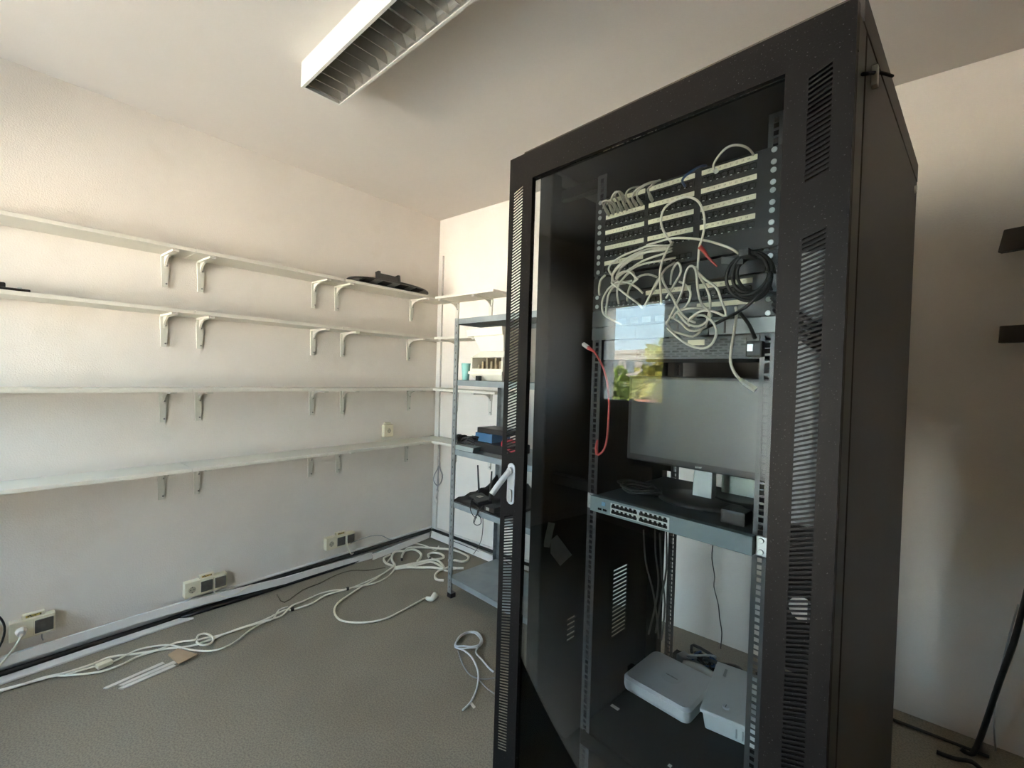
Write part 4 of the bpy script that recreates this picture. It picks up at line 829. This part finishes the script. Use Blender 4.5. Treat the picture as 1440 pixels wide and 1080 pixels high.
# frame
for nm, a0, a1, b0, b1 in (('front left', 0, .052, .125, .170), ('front right', .776, .797, .030, .075), ('rear left', .0, .05, .855, DEP), ('rear right', .775, .797, .855, DEP)):
    part(cab, 'post', MB().box(a0, a1, b0, b1, ZB, ZL-.048), M['black'], .003, 1)
m = MB(); m.box(0, W, .055, DEP, ZL-.008, ZL); m.box(0, W, .055, .059, ZL-.05, ZL-.008); m.box(0, W, DEP-.004, DEP, ZL-.05, ZL-.008)
m.box(0, .004, .059, DEP-.004, ZL-.05, ZL-.008); m.box(W-.004, W, .059, DEP-.004, ZL-.05, ZL-.008)
lidp = part(cab, 'top_cover', m, M['blackside'])
sl = MB()
for k in range(26): sl.box(.12+.022*k, .132+.022*k, .0542, .0552, ZL-.016, ZL-.010)
part(lidp, 'vent_slots', sl, M['matteblk'])
part(cab, 'rear_shade_panel', MB().box(.052, .772, .868, .874, 1.13, ZL-.055), mat('rear_shade_brown', (.10, .088, .076), .6), .001, 1, label='added brown grey sheet standing in for the shaded wall behind')  # added sheet, its colour imitates the shaded back wall and darkens the interior
part(cab, 'base_frame', MB().box(0, W, .03, DEP, .03, ZB), M['black'], .004, 1)
for a in (.06, .74):
    for b in (.1, .82): part(cab, 'foot', MB().cyl((a, b, 0), .022, .032, 'z', 14), M['plastic'])
# right side panel with latches
m = MB(); m.box(W-.006, W, .085, DEP-.012, ZB+.01, ZL-.056)
rp = part(cab, 'side_panel', m, M['blackside'], .0015, 1)
part(cab, 'corner_strip', MB().box(W-.005, W-.001, .024, .081, ZB, ZL-.052), M['blackside'], .001, 1)
lt = MB(); lt.box(W, W+.009, .133, .147, 1.876, 1.912)
part(rp, 'latch', lt, M['latch'], .001, 1, label='white round latch')
part(rp, 'latch', MB().cyl((W, .835, 1.905), .011, .006, 'x', 14), M['latch'], .001, 1, label='white round latch')
part(rp, 'latch_strap', MB().tube([(W+.003, .042, 1.852), (W+.004, .19, 1.925), (W+.003, .340, 1.990)], .0032, 6), M['matteblk'])
# left side panel with a slotted strip
m = MB()
sa, sb = .594, .690
m.box(0, .004, .172, .322, ZB, ZL-.05); m.box(0, .004, .366, sa, ZB, ZL-.05); m.box(0, .004, sb, .853, ZB, ZL-.05)
for (b0, b1, z0, z1, bot, top) in ((sa, sb, .35, .618, ZB, ZL-.05), (.322, .366, .44, .528, ZB, ZL-.05)):
    m.box(0, .004, b0, b1, bot, z0); m.box(0, .004, b0, b1, z1, top)
    n = int((z1-z0)/.0155)
    p = (z1-z0)/n
    for k in range(n): m.box(0, .004, b0, b1, z0+k*p+.0085, z0+(k+1)*p)
part(cab, 'side_panel', m, M['black'])
# 19 inch rails with square holes
U = .04445
def rail(a0, a1, b, z0, z1, flip):
    m = MB(); am, h = (a0+a1)/2, .0052
    m.box(a0, am-h, b, b+.002, z0, z1); m.box(am+h, a1, b, b+.002, z0, z1)
    z = z0
    k = 0
    zc = z0
    while True:
        zh = z0+.008+(k//3)*U+(k % 3)*.0159
        if zh+.0104 > z1: break
        m.box(am-h, am+h, b, b+.002, zc, zh)
        zc = zh+.0104
        k += 1
    m.box(am-h, am+h, b, b+.002, zc, z1)
    e = (a0, a0+.002) if flip else (a1-.002, a1)
    m.box(e[0], e[1], b+.002, b+.032, z0, z1)
    return m
for (a0, a1, b, fl) in ((.160, .191, .2015, True), (.612, .643, .2015, False), (.165, .196, .70, True), (.612, .643, .70, False)):
    part(cab, 'rack_rail', rail(a0, a1, b, ZB+.02, ZL-.07, fl), M['blackrail'])
for b in (.215, .715):
    for zz in (.16, 1.0, 1.9):
        for x0, x1 in ((.004, .16), (.643, .793)): part(cab, 'cross_brace', MB().box(x0, x1, b, b+.03, zz, zz+.03), M['black'])
# closed cable side plate beside the right rail, with round pass-through holes
m = MB()
def plate_with_hole(a0, a1, z0, z1, ca, cz, r, b0, b1):
    N = 24
    ring = [(ca+r*math.cos(2*PI*i/N), cz+r*math.sin(2*PI*i/N)) for i in range(N)]
    out = []
    for i in range(N):
        c, s = math.cos(2*PI*i/N), math.sin(2*PI*i/N)
        q = 1e9
        if c > 1e-6: q = min(q, (a1-ca)/c)
        if c < -1e-6: q = min(q, (a0-ca)/c)
        if s > 1e-6: q = min(q, (z1-cz)/s)
        if s < -1e-6: q = min(q, (z0-cz)/s)
        out.append((ca+q*c, cz+q*s))
    for i in range(N):
        j = (i+1) % N
        for bb in (b0, b1): pass
        m.hexa([(out[i][0], b0, out[i][1]), (out[j][0], b0, out[j][1]), (out[j][0], b1, out[j][1]), (out[i][0], b1, out[i][1])],
               [(ring[i][0], b0, ring[i][1]), (ring[j][0], b0, ring[j][1]), (ring[j][0], b1, ring[j][1]), (ring[i][0], b1, ring[i][1])])
plate_with_hole(.6435, .793, .735, 1.005, .712, .872, .026, .203, .206)
plate_with_hole(.6435, .793, .13, .735, .712, .46, .026, .203, .206)
m.box(.6435, .793, .203, .206, 1.005, 1.15)
part(cab, 'cable_plate', m, M['black'])
part(cab, 'cable_plate', MB().box(.6435, .793, .203, .206, 1.44, 1.90), M['black'])
part(cab, 'inner_plate', MB().box(.688, .79, .150, .152, 1.06, 1.60), mat('inner_plate_grey', (.19, .20, .205), .5, noise=.3, nscale=60), label='pale metal plate behind the slots')
part(cab, 'inner_shelf', MB().box(.165, .64, .21, .80, .282, .2995), M['black'], .001, 1)
m = MB(); m.box(.162, .642, .2005, .2095, .255, .2995)
part(cab, 'inner_shelf_front', m, M['black'])

def cthing(name, label, cat, base, group=None): return thing(name, label, cat, base, CF, group)
# ---- patch panels
PA0, PA1, PB = .160, .643, .1995
GRP = ((.197, .319), (.331, .453), (.470, .594))
def port_mesh(base):
    m = MB(); w, h = .0062, .0055
    m.box(-w-.001, -w, -.0035, 0, -h, h); m.box(w, w+.001, -.0035, 0, -h, h); m.box(-w, w, -.0035, 0, h, h+.001); m.box(-w, w, -.0035, 0, -h-.001, -h)
    m.box(-.003, .003, -.0036, 0, -h, -h+.002)
    return mesh_of(m, M['port'])
pm_port = port_mesh((0, 0, 0))
pm_pin = mesh_of(MB().box(-.0022, .0022, -.0042, -.0036, -.0078, -.0062), M['pin'])
def screws(root, spots, b=PB-.004):
    for (a, z) in spots:
        s = MB().cyl((a, b-.002, z), .0062, .004, 'y', 12)
        part(root, 'screw', s, M['steel'], .001, 1, label='silver mounting screw')
def patch_panel(z0, label, groups=(0, 1, 2), labels=(0, 1, 2)):
    z1 = z0+U-.0008
    t = cthing('patch_bay', label, 'patch panel', (.4, PB, z0), 'patch panels in the cabinet')
    part(t, 'faceplate', MB().box(PA0, PA1, PB-.004, PB, z0, z1), M['panel'], .0006, 1)
    part(t, 'port_bar', MB().box(PA0+.036, PA1-.04, PB, PB+.03, z0+.004, z1-.004), M['panel'])
    base = BASE[t.name]
    for gi in groups:
        a0, a1 = GRP[gi]
        if gi in labels:
            lb = part(t, 'label_strip', MB().box(a0, a1, PB-.0055, PB-.0042, z1-.0175, z1-.0060), M['label'], label='cream paper label strip')
            tx = text_mb('    '.join(str(gi*8+i+1) for i in range(8)), .006, .0001)
            tx.xf(Matrix.Translation(((a0+a1)/2, PB-.0057, z1-.0118)) @ Matrix.Rotation(PI/2, 4, 'X'))
            part(lb, 'numbers', tx, M['ink'])
        for k in range(8):
            a = a0+(a1-a0)*(k+.5)/8
            o = share(t, 'port', pm_port)
            o.location = Vector((a, PB-.0042, z0+.0135))-base
            q = share(o, 'contact', pm_pin)
    screws(t, ((PA0+.0155, z0+.010), (PA0+.0155, z0+.036), (PA1-.0155, z0+.010), (PA1-.0155, z0+.036)))
    return t
ZP = [1.8085-i*.0434 for i in range(5)]
patch_panel(ZP[0], 'black patch panel at the top of the cabinet, white plugs in its left ports')
patch_panel(ZP[1], 'black patch panel with cream label strips, second from the top')
patch_panel(ZP[2], 'black patch panel with cream label strips, third from the top')
patch_panel(ZP[3], 'black patch panel with cream label strips, fourth, half behind white cables')
patch_panel(ZP[4], 'black patch panel, fifth from the top, mostly behind white cables', (0, 1), (0,))
patch_panel(1.536, 'black patch panel below the white cable tangle, behind the black coil', (0, 1, 2), (1, 2))
t = cthing('blank_panel', 'plain black filler panel behind the white cable tangle', 'panel', (.4, PB, 1.584), None)
part(t, 'faceplate', MB().box(PA0, PA1, PB-.003, PB, 1.583, 1.628), M['panel'], .0006, 1)
screws(t, ((PA1-.0155, 1.594), (PA1-.0155, 1.616)), PB-.003)
t = cthing('grey_unit', 'shiny grey equipment unit below the white cable tangle', 'network unit', (.4, PB, 1.48), None)
part(t, 'faceplate', MB().box(PA0, PA1, PB-.004, PB, 1.486, 1.533), mat('unit_dark_grey', (.07, .075, .078), .35, metal=.2), .001, 1)
part(t, 'chassis', MB().box(.195, .608, PB+.003, .50, 1.484, 1.53), M['swtop'])
m = MB()
for k in range(8): m.box(.25+.037*k, .275+.037*k, PB-.007, PB-.004, 1.491, 1.506)
part(t, 'jack', m, M['port'])
m = MB(); m.box(.47, .60, PB-.006, PB-.004, 1.516, 1.527)
part(t, 'label_strip', m, M['label'])
screws(t, ((PA1-.0155, 1.492), (PA1-.0155, 1.522)))
t = cthing('cable_duct', 'pale grey sheet metal panel above the printed unit', 'panel', (.4, PB, 1.43), None)
m = MB(); m.box(.50, PA1, PB-.003, PB, 1.4500, 1.4840)
part(t, 'faceplate', m, M['greypanel'], .0006, 1)
part(t, 'dark_faceplate', MB().box(PA0, .4995, PB-.003, PB, 1.4500, 1.4840), mat('unit_dark_grey', (.07, .075, .078), .35), label='darker left part')
m = MB()
for a in (.30, .42, .535): m.box(a, a+.004, PB-.0045, PB-.003, 1.453, 1.481)
part(t, 'slot', m, M['ink'])
t = cthing('printed_unit', 'dark grey unit printed with lines of small text', 'network unit', (.4, PB, 1.39), None)
part(t, 'front', MB().box(.192, .607, .212, .216, 1.394, 1.4475), M['upsgrey'])
part(t, 'print_plate', MB().box(.30, .58, .2105, .2122, 1.400, 1.442), M['printed'])
part(t, 'chassis', MB().box(.196, .603, .216, .46, 1.396, 1.4455), M['swtop'])
part(t, 'sticker', MB().box(.443, .485, .2095, .2104, 1.428, 1.441), M['label'], label='white paper sticker')
p = part(t, 'power_socket', MB().box(.588, .622, .184, .2105, 1.396, 1.432), M['plastic'], .004)
part(p, 'power_plug', MB().box(.592, .604, .182, .1835, 1.409, 1.424), M['steel'])
# ---- switch low in the rack
z0, z1 = .961, 1.004
t = cthing('network_switch', 'blue grey network switch with two rows of ports, carrying the monitor', 'network switch', (.4, .2, z0))
part(t, 'front', MB().box(.186, .620, .178, .198, z0, z1), M['swgrey'], .0012, 1)
part(t, 'chassis', MB().box(.1925, .6105, .1985, .60, z0+.001, z1-.0005), M['swtop'], .001, 1)
for a0, a1 in ((.163, .1855), (.6205, .643)):
    e = part(t, 'ear', MB().box(a0, a1, .196, .1995, z0, z1), M['steel'], .001, 1, label='bright metal mounting ear')
    for zz in (z0+.009, z1-.009): part(e, 'screw', MB().cyl(((a0+a1)/2, .192, zz), .006, .005, 'y', 10), M['steel'], .001, 1)
sp = MB(); w, h = .0062, .0058
sp.box(-w, w, -.0012, 0, -h, h*.3); sp.box(-w*.55, w*.55, -.0012, 0, h*.3, h)
spm = mesh_of(sp, M['port'])
part(t, 'port_block', MB().box(.256, .428, .1765, .1782, z0+.006, z1-.006), M['steel'])
for r_ in range(2):
    for k in range(12):
        a = .266+.0132*k+(.006 if k > 5 else 0)
        o = share(t, 'port', spm)
        o.location = Vector((a, .1762, z0+.0145+.0155*r_))-BASE[t.name]
m = MB(); m.box(.226, .238, .1772, .1782, z0+.022, z0+.033)
part(t, 'status_panel', m, mat('panel_blue', (.12, .28, .42), .4), label='small blue status panel')
m = MB()
for k in range(2): m.box(.214+.017*k, .226+.017*k, .1772, .1782, z0+.008, z0+.014)
part(t, 'indicator', m, M['port'])
# ---- monitor standing on the switch
zs = z1+.0008
t = cthing('computer_monitor', 'black flat monitor standing on the network switch inside the cabinet', 'monitor', (.42, .36, zs))
a0, a1, mz0, mz1 = .200, .634, 1.095, 1.352
m = MB(); m.box(a0, a1, .340, .375, mz0, mz1)
part(t, 'casing', m, M['plastic'], .004)
part(t, 'screen', MB().box(a0+.012, a1-.012, .3382, .3402, mz0+.020, mz1-.010), M['screen'])
lb = text_mb('acer', .011, .0002).xf(Matrix.Translation((.425, .3392, mz0+.010)) @ Matrix.Rotation(PI/2, 4, 'X'))
part(t, 'maker_mark', lb, M['steel'])
part(t, 'neck', MB().hexa([(.398, .365, zs+.012), (.452, .365, zs+.012), (.452, .40, zs+.012), (.398, .40, zs+.012)], [(.40, .374, mz0+.06), (.45, .374, mz0+.06), (.45, .394, mz0+.06), (.40, .394, mz0+.06)]), M['silver'], .003, label='silver grey neck')
part(t, 'foot', MB().ring((.425, .36, zs), [(.116, 0), (.118, .006), (.105, .013), (.03, .015)], 40, 1, .78), M['plastic'], smooth=True)
single('round_lid', 'shallow black round lid beside the monitor foot on the switch', 'lid', MB().ring((.505, .455, zs), [(.085, 0), (.09, .012), (.08, .018), (.07, .014), (.0, .013)][:4], 32), M['plastic'], frame=CF, smooth=True)
single('black_adapter', 'black power adapter on the right front of the switch', 'adapter', MB().box(.532, .588, .222, .275, zs, zs+.034), M['plastic'], frame=CF, bevel=.006)
single('adapter_cable', 'heap of thin black cable on the left of the switch', 'cable', MB().tube([(.27+.055*math.cos(i*.8)*(1+.2*math.sin(i)), .30+.045*math.sin(i*.8), zs+.005+.0011*i+.004*(i % 2)) for i in range(22)], .0042), M['bcable'], frame=CF)
single('white_plug', 'tiny white plug on the black cable heap of the switch', 'plug', MB().tube([(.268, .262, zs+.012), (.272, .256, zs+.022)], .003, 6), M['plugw'], frame=CF)
single('monitor_cable', 'black cable dropping from behind the monitor to the switch', 'cable', MB().tube([(.57, .41, 1.10), (.582, .42, 1.075), (.592, .43, 1.04), (.595, .43, 1.011)], .005), M['bcable'], frame=CF)
single('card_box', 'pale green white card box standing behind the monitor', 'box', MB().box(.435, .535, .475, .525, zs, 1.348), M['whiteboard'], frame=CF, bevel=.002)
# ---- boxes on the inner shelf
zt = .2997
t = cthing('recorder_box', 'white rounded recorder box on the lower cabinet shelf', 'box', (.257, .565, zt))
def rrect(x0, x1, y0, y1, r, n=6):
    out = []
    for cx, cy, s in ((x1-r, y1-r, 0), (x0+r, y1-r, 1), (x0+r, y0+r, 2), (x1-r, y0+r, 3)):
        for i in range(n+1):
            a = (s+i/n)*PI/2
            out.append((cx+r*math.cos(a), cy+r*math.sin(a)))
    return out
m = MB()
p0, p1, p2 = rrect(.145, .372, .452, .668, .022), rrect(.142, .375, .449, .671, .024), rrect(.150, .367, .457, .663, .02)
n = len(p0)
for P, zz in ((p0, zt), (p1, zt+.010), (p1, zt+.036), (p2, zt+.044)): m.v += [(a, b, zz) for a, b in P]
for j in range(3):
    for i in range(n): m.f.append((j*n+i, j*n+(i+1) % n, (j+1)*n+(i+1) % n, (j+1)*n+i))
m.f.append(tuple(range(n))[::-1]); m.f.append(tuple(range(3*n, 4*n)))
part(t, 'shell', m, M['nvr'])
part(t, 'badge_dish', MB().ring((.262, .565, zt+.0440), [(.034, 0), (.030, .0006)], 32), mat('box_dish', (.70, .70, .70), .5))
lg = text_mb('HIKVISION', .0085, .0002).xf(Matrix.Translation((.262, .565, zt+.0450)) @ Matrix.Rotation(rad(-2), 4, 'Z'))
part(t, 'lettering', lg, M['ink'])
PFM = CF @ Matrix.Translation((.402, .468, zt)) @ Matrix.Rotation(rad(12), 4, 'Z')
t = thing('power_supply_box', 'white steel power supply box with a key lock and vent slots', 'box', (.11, .13, 0), PFM)
m = MB(); m.hexa([(.012, .012, 0), (.208, .012, 0), (.208, .262, 0), (.012, .262, 0)], [(.004, .004, .052), (.216, .004, .052), (.216, .27, .052), (.004, .27, .052)])
part(t, 'body', m, M['psu'], .002, 1)
part(t, 'cover', MB().box(-.002, .222, -.003, .276, .053, .064), M['psu'], .002, 1)
lk = part(t, 'lock', MB().cyl((.062, .045, .064), .010, .006, 'z', 16), M['chrome'])
part(lk, 'keyway', MB().box(.061, .063, .039, .051, .0701, .0706), M['ink'])
sl = MB()
for k in range(4): sl.box(.095+.017*k, .099+.017*k, .0045, .0085, .014, .04)
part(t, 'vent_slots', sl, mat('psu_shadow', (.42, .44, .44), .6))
part(t, 'badge', MB().box(.028, .036, .20, .245, .0641, .0646), M['silver'])
random.seed(5)
for k, (lb, mt, r) in enumerate((('black cable tangled behind the white boxes on the cabinet shelf', 'bcable', .0055), ('dark blue cable tangled behind the white boxes', 'bluec', .0045), ('grey cable tangled behind the white boxes', 'gcable', .0045), ('black cord looping behind the power supply box', 'bcable', .006))):
    pts = []
    for i in range(16):
        pts.append((.24+.30*(i/15)+.03*math.sin(i*2.3+k), .752+.028*math.sin(i*1.3+k*1.9)+.006*k, zt+.010+.03*abs(math.sin(i*.9+k*1.3))+.004*k))
    single('tangled_cable', lb, 'cable', MB().tube(pts, r), M[mt], frame=CF)
single('grey_adapter', 'grey plug adapter lying at the back of the lower cabinet shelf', 'adapter', MB().hexa([(.20, .725, zt), (.30, .70, zt), (.31, .74, zt), (.21, .765, zt)], [(.20, .725, zt+.03), (.30, .70, zt+.022), (.31, .74, zt+.022), (.21, .765, zt+.03)]), mat('adapter_grey', (.16, .17, .17), .5), frame=CF, bevel=.004)
single('white_bag', 'crumpled white film behind the recorder box', 'bag', MB().tube([(.24, .70, zt+.02), (.30, .705, zt+.028), (.36, .70, zt+.022), (.42, .71, zt+.03)], .014, 8, r1=.02), M['paper'], frame=CF)
single('shelf_sticker', 'small white sticker on the lower cabinet shelf left of the recorder', 'sticker', MB().box(.168, .196, .345, .357, zt, zt+.0008), M['paper'], frame=CF)
single('shelf_sticker', 'tiny white sticker near the front edge of the lower cabinet shelf', 'sticker', MB().box(.40, .409, .272, .282, zt, zt+.0008), M['paper'], frame=CF)
# ---- paper tags hanging at the left inside the cabinet
tm = mat('tag_grey', (.32, .34, .34), .6, noise=.1, nscale=60)
for k, (a, b, z, w, h, ry, lb) in enumerate(((.010, .20, .80, .050, .085, 38, 'grey paper tag hanging at an angle on the left inside of the cabinet'), (.012, .150, .86, .022, .075, -12, 'narrow grey paper tag close to the cabinet front post'))):
    m = MB().box(-w/2, w/2, -.0008, .0008, -h/2, h/2)
    single('paper_tag', lb, 'tag', m.xf(Matrix.Translation((.0565+k*.002, b, z)) @ Matrix.Rotation(rad(62), 4, 'Z') @ Matrix.Rotation(rad(-ry), 4, 'Y')), tm, frame=CF)
# ---- cables in front of the panels
WLAB = {0: 'ivory patch cable forming the large round loop over the middle labels', 1: 'ivory patch cable running right from the tangle toward the black coil', 2: 'topmost ivory cable arching left out of the tangle', 13: 'ivory cable curving around the far left of the tangle',
        15: 'ivory cable falling straight down through the middle of the tangle', 17: 'ivory cable making a tall narrow arch in the right half of the tangle', 18: 'ivory cable with a sharp bend at the right of the tangle', 19: 'ivory cable making the lowest round loop of the tangle', 6: 'lowest ivory cable leaving the bundle to the left', 9: 'ivory cable making a small loop at the left of the tangle'}
for i, pts in enumerate(D['white']):
    single('patch_cable', WLAB.get(i, 'ivory patch cable in the tangle hanging before the patch panels'), 'cable', MB().tube(pts, .0027, 6), M['pcable'], frame=CF, group='tangled ivory patch cables')
for (tip, bs), arc, nth in zip(D['plugs'], D['arcs'], ('first', 'second', 'third', 'fourth', 'fifth', 'sixth', 'seventh', 'eighth', 'ninth')):
    t = cthing('plugged_cable', f'ivory patch cable plugged into the top panel, {nth} plug from the left', 'cable', tip, 'ivory cables in the top left ports')
    arc = [bs]+arc[1:]
    part(t, 'flex', MB().tube(arc, .0024, 6), M['pcable'])
    T, B_ = Vector(tip), Vector(bs)
    pg = part(t, 'plug', MB().tube([T, T+(B_-T)*.55], .0052, 4, smooth=False, sub=1), M['plugw'])
    part(pg, 'boot', MB().tube([T+(B_-T)*.5, B_], .0046, 6, r1=.003, sub=1), M['pcable'])
t = cthing('plugged_cable', 'white patch cable arching over the right labels of the top panel', 'cable', D['archw'][0])
part(t, 'flex', MB().tube(D['archw'], .0027), M['pcable'])
p0, p1 = Vector(D['archw'][0]), Vector(D['archw'][1])
part(t, 'plug', MB().tube([p0, p0+(p1-p0)*.6], .0058, 4, smooth=False, sub=1), M['plugw'])
single('plugged_cable', 'dark blue patch cable in the middle of the top panel', 'cable', MB().tube(D['blue'], .003), M['bluec'], frame=CF)
t = cthing('loose_network_cable', 'white network cable dangling with a bare plug in front of the printed unit', 'cable', D['hang'][-1])
part(t, 'flex', MB().tube(D['hang'], .0031), M['pcable'])
h = [Vector(p) for p in D['hangplug']]
pb = part(t, 'plug', MB().tube([h[0]+(h[1]-h[0])*.5, h[2]], .0062, 4, smooth=False, sub=1), M['plugw'])
part(pb, 'boot', MB().tube([h[0], h[0]+(h[1]-h[0])*.6], .0042, 6, r1=.0055, sub=1), M['pcable'])
part(pb, 'contacts', MB().tube([h[1]+(h[2]-h[1])*.45, h[2]+(h[2]-h[1])*.02], .0056, 4, smooth=False, sub=1), M['silver'])
c = D['coilc']
cx, cz, rx, rz = c[0][0], c[0][2]-.002, .042, .050
t = cthing('black_cable_coil', 'black cable wound into a coil hanging at the right rail', 'cable', (cx, .12, cz-rz))
for k in range(5):
    q = 1-.07*k
    pts = [(cx+.003*math.sin(k*2)+rx*q*math.cos(a*PI/12), .120+.012*math.sin(k*1.7+a*.4)+.004*k, cz+.002*k+rz*q*math.sin(a*PI/12)) for a in range(25)]
    part(t, 'winding', MB().tube(pts, .0034, 6, sub=2), M['bcable'])
part(t, 'tie_strap', MB().box(cx-.016, cx+.004, .098, .15, cz+rz*.78, cz+rz*1.1), mat('strap_grey', (.10, .10, .10), .7), .003, label='dark grey hook and loop strap')
single('tie_tail', 'loose grey end of the strap beside the black coil', 'strap', MB().hexa([(c[4][0]-.004, .115, c[4][2]-.008), (c[3][0]-.005, .115, c[3][2]-.014), (c[3][0]-.005, .118, c[3][2]-.014), (c[4][0]-.004, .118, c[4][2]-.008)], [(c[4][0]-.004, .115, c[4][2]+.008), (c[3][0]-.005, .115, c[3][2]-.004), (c[3][0]-.005, .118, c[3][2]-.004), (c[4][0]-.004, .118, c[4][2]+.008)]), mat('strap_grey', (.1, .1, .1), .7), frame=CF)
single('black_cable', 'black cord running down from the coil across the pale panel', 'cable', MB().tube(D['black'][0], .0034), M['bcable'], frame=CF)
single('black_cable', 'short black cord dropping to the socket of the printed unit', 'cable', MB().tube(D['black'][1], .004), M['bcable'], frame=CF)
for k in range(3):
    single('side_cable', ('upper', 'middle', 'lower')[k]+' thick black cable crossing behind the slots of the right door side', 'cable', MB().tube([(.66, .118+.01*k, 1.515-.012*k), (.70, .125, 1.475-.016*k), (.735, .128, 1.448-.018*k), (.772, .130, 1.435-.020*k)], .0085), M['bcable'], frame=CF)
single('red_strap', 'red tie pulled tight at the end of the white loop', 'strap', MB().tube(D['redstrap'], .0055, 6, r1=.0018), M['rcable'], frame=CF)
t = cthing('red_cable', 'red patch cable hanging down the left rail', 'cable', D['red'][-1])
part(t, 'flex', MB().tube([D['redplug'][1]]+D['red'], .0028), M['rcable'])
h = [Vector(p) for p in D['redplug']]
pb = part(t, 'plug', MB().tube([h[0], h[0]+(h[1]-h[0])*.5], .0062, 4, smooth=False, sub=1), M['plugw'])
part(pb, 'boot', MB().tube([h[0]+(h[1]-h[0])*.45, h[1]], .006, 6, r1=.003, sub=1), M['rcable'])
h = [Vector(p) for p in D['red2'][:3]]
part(t, 'lower_plug', MB().tube([h[0], h[1], h[2]], .0055, 6, r1=.003), M['rcable'])
single('rail_cable', 'short white cable with a red boot at the left rail', 'cable', MB().tube(D['wsmall'], .003), M['pcable'], frame=CF)
for i, pts in enumerate(D['hangcab']):
    single('hanging_cable', 'dull grey cable hanging in the rear left of the cabinet, '+('second', 'fourth', 'first', 'third')[i]+' from the left', 'cable', MB().tube(pts, .0035), mat('cable_dull', (.07, .065, .06), .6), frame=CF, group='grey cables hanging in the rear of the cabinet')
single('wall_cable', 'thin wavy dark cord hanging on the wall behind the cabinet', 'cable', MB().tube(D['wallcord'], .0026), M['bcable'])
for lb, pts, r in zip(('thick black cable rising along the back wall at the right edge', 'black cable sagging from the cabinet to the right along the floor', 'black cable looped on the floor at the lower right', 'faint thin grey cord on the back wall at the right'), D['rcord'], (.009, .006, .008, .003)):
    single('floor_cable', lb, 'cable', MB().tube([(p[0], p[1], max(p[2], .009)) for p in pts], r), M['bcable'] if r > .004 else M['gcable'])

# ---------------------------------------------------------------- outside the windows
def leaf_tree(label, x, y, h, rw, m, seed):
    random.seed(seed)
    gz = -5.0
    t = thing('street_tree', label, 'tree', (x, y, gz))
    part(t, 'trunk', MB().tube([(x, y, gz), (x+.15, y+.1, gz+h*.35), (x, y, gz+h*.75)], .22, 8, r1=.08), M['bark'])
    c = MB()
    for k in range(1500):
        a, q, s = random.random()*6.283, random.random()**.4, random.uniform(-1, 1)
        rr = rw*q*math.sqrt(max(0, 1-s*s))*(1+.2*math.sin(a*3+seed))
        p = Vector((x+rr*math.cos(a), y+rr*math.sin(a), gz+h*.64+h*.36*s*q))
        u = Vector((random.uniform(-1, 1), random.uniform(-1, 1), random.uniform(-1, 1))).normalized()
        v = u.orthogonal().normalized()
        l = .16+.14*random.random()
        c.add([p-u*l, p+v*l*.6, p+u*l, p-v*l*.6], [(0, 1, 2, 3)])
    o = part(t, 'foliage', c, m)
    o['kind'] = 'stuff'
leaf_tree('olive green tree outside the window', -8.3, -14.2, 6.9, 1.6, M['leafa'], 1)
leaf_tree('taller yellow green tree outside the window', -5.2, -12.9, 7.6, 1.1, M['leafb'], 2)
leaf_tree('second yellow green tree further along the street outside', -9.9, -22.5, 7.4, 2.2, M['leafb'], 4)
t = thing('apartment_house', 'pale apartment house beyond the trees outside the window', 'building', (-33, -50, -5))
hm = MB().box(-39, -27, -56, -46, -5, 4.6)
part(t, 'wall', hm, M['stucco'])
part(t, 'roof', MB().box(-39.3, -26.7, -56.3, -45.7, 4.6, 5.0), M['stucco'])
for i in range(5):
    for j in range(3):
        part(t, 'window', MB().box(-38+2.4*i, -36.8+2.4*i, -46.02, -45.95, -3.4+2.8*j, -1.8+2.8*j), M['darkpane'])
t = thing('low_roof', 'pale flat roof below the window with a brick stack', 'roof', (-4.5, -10, -5))
part(t, 'slab', MB().box(-9.5, 4, -12.2, -6.2, -5, -.35), M['pave'])
part(t, 'brick_stack', MB().box(-3.35, -3.0, -9.4, -9.1, -.35, 1.0-.85+.75), M['brick'])
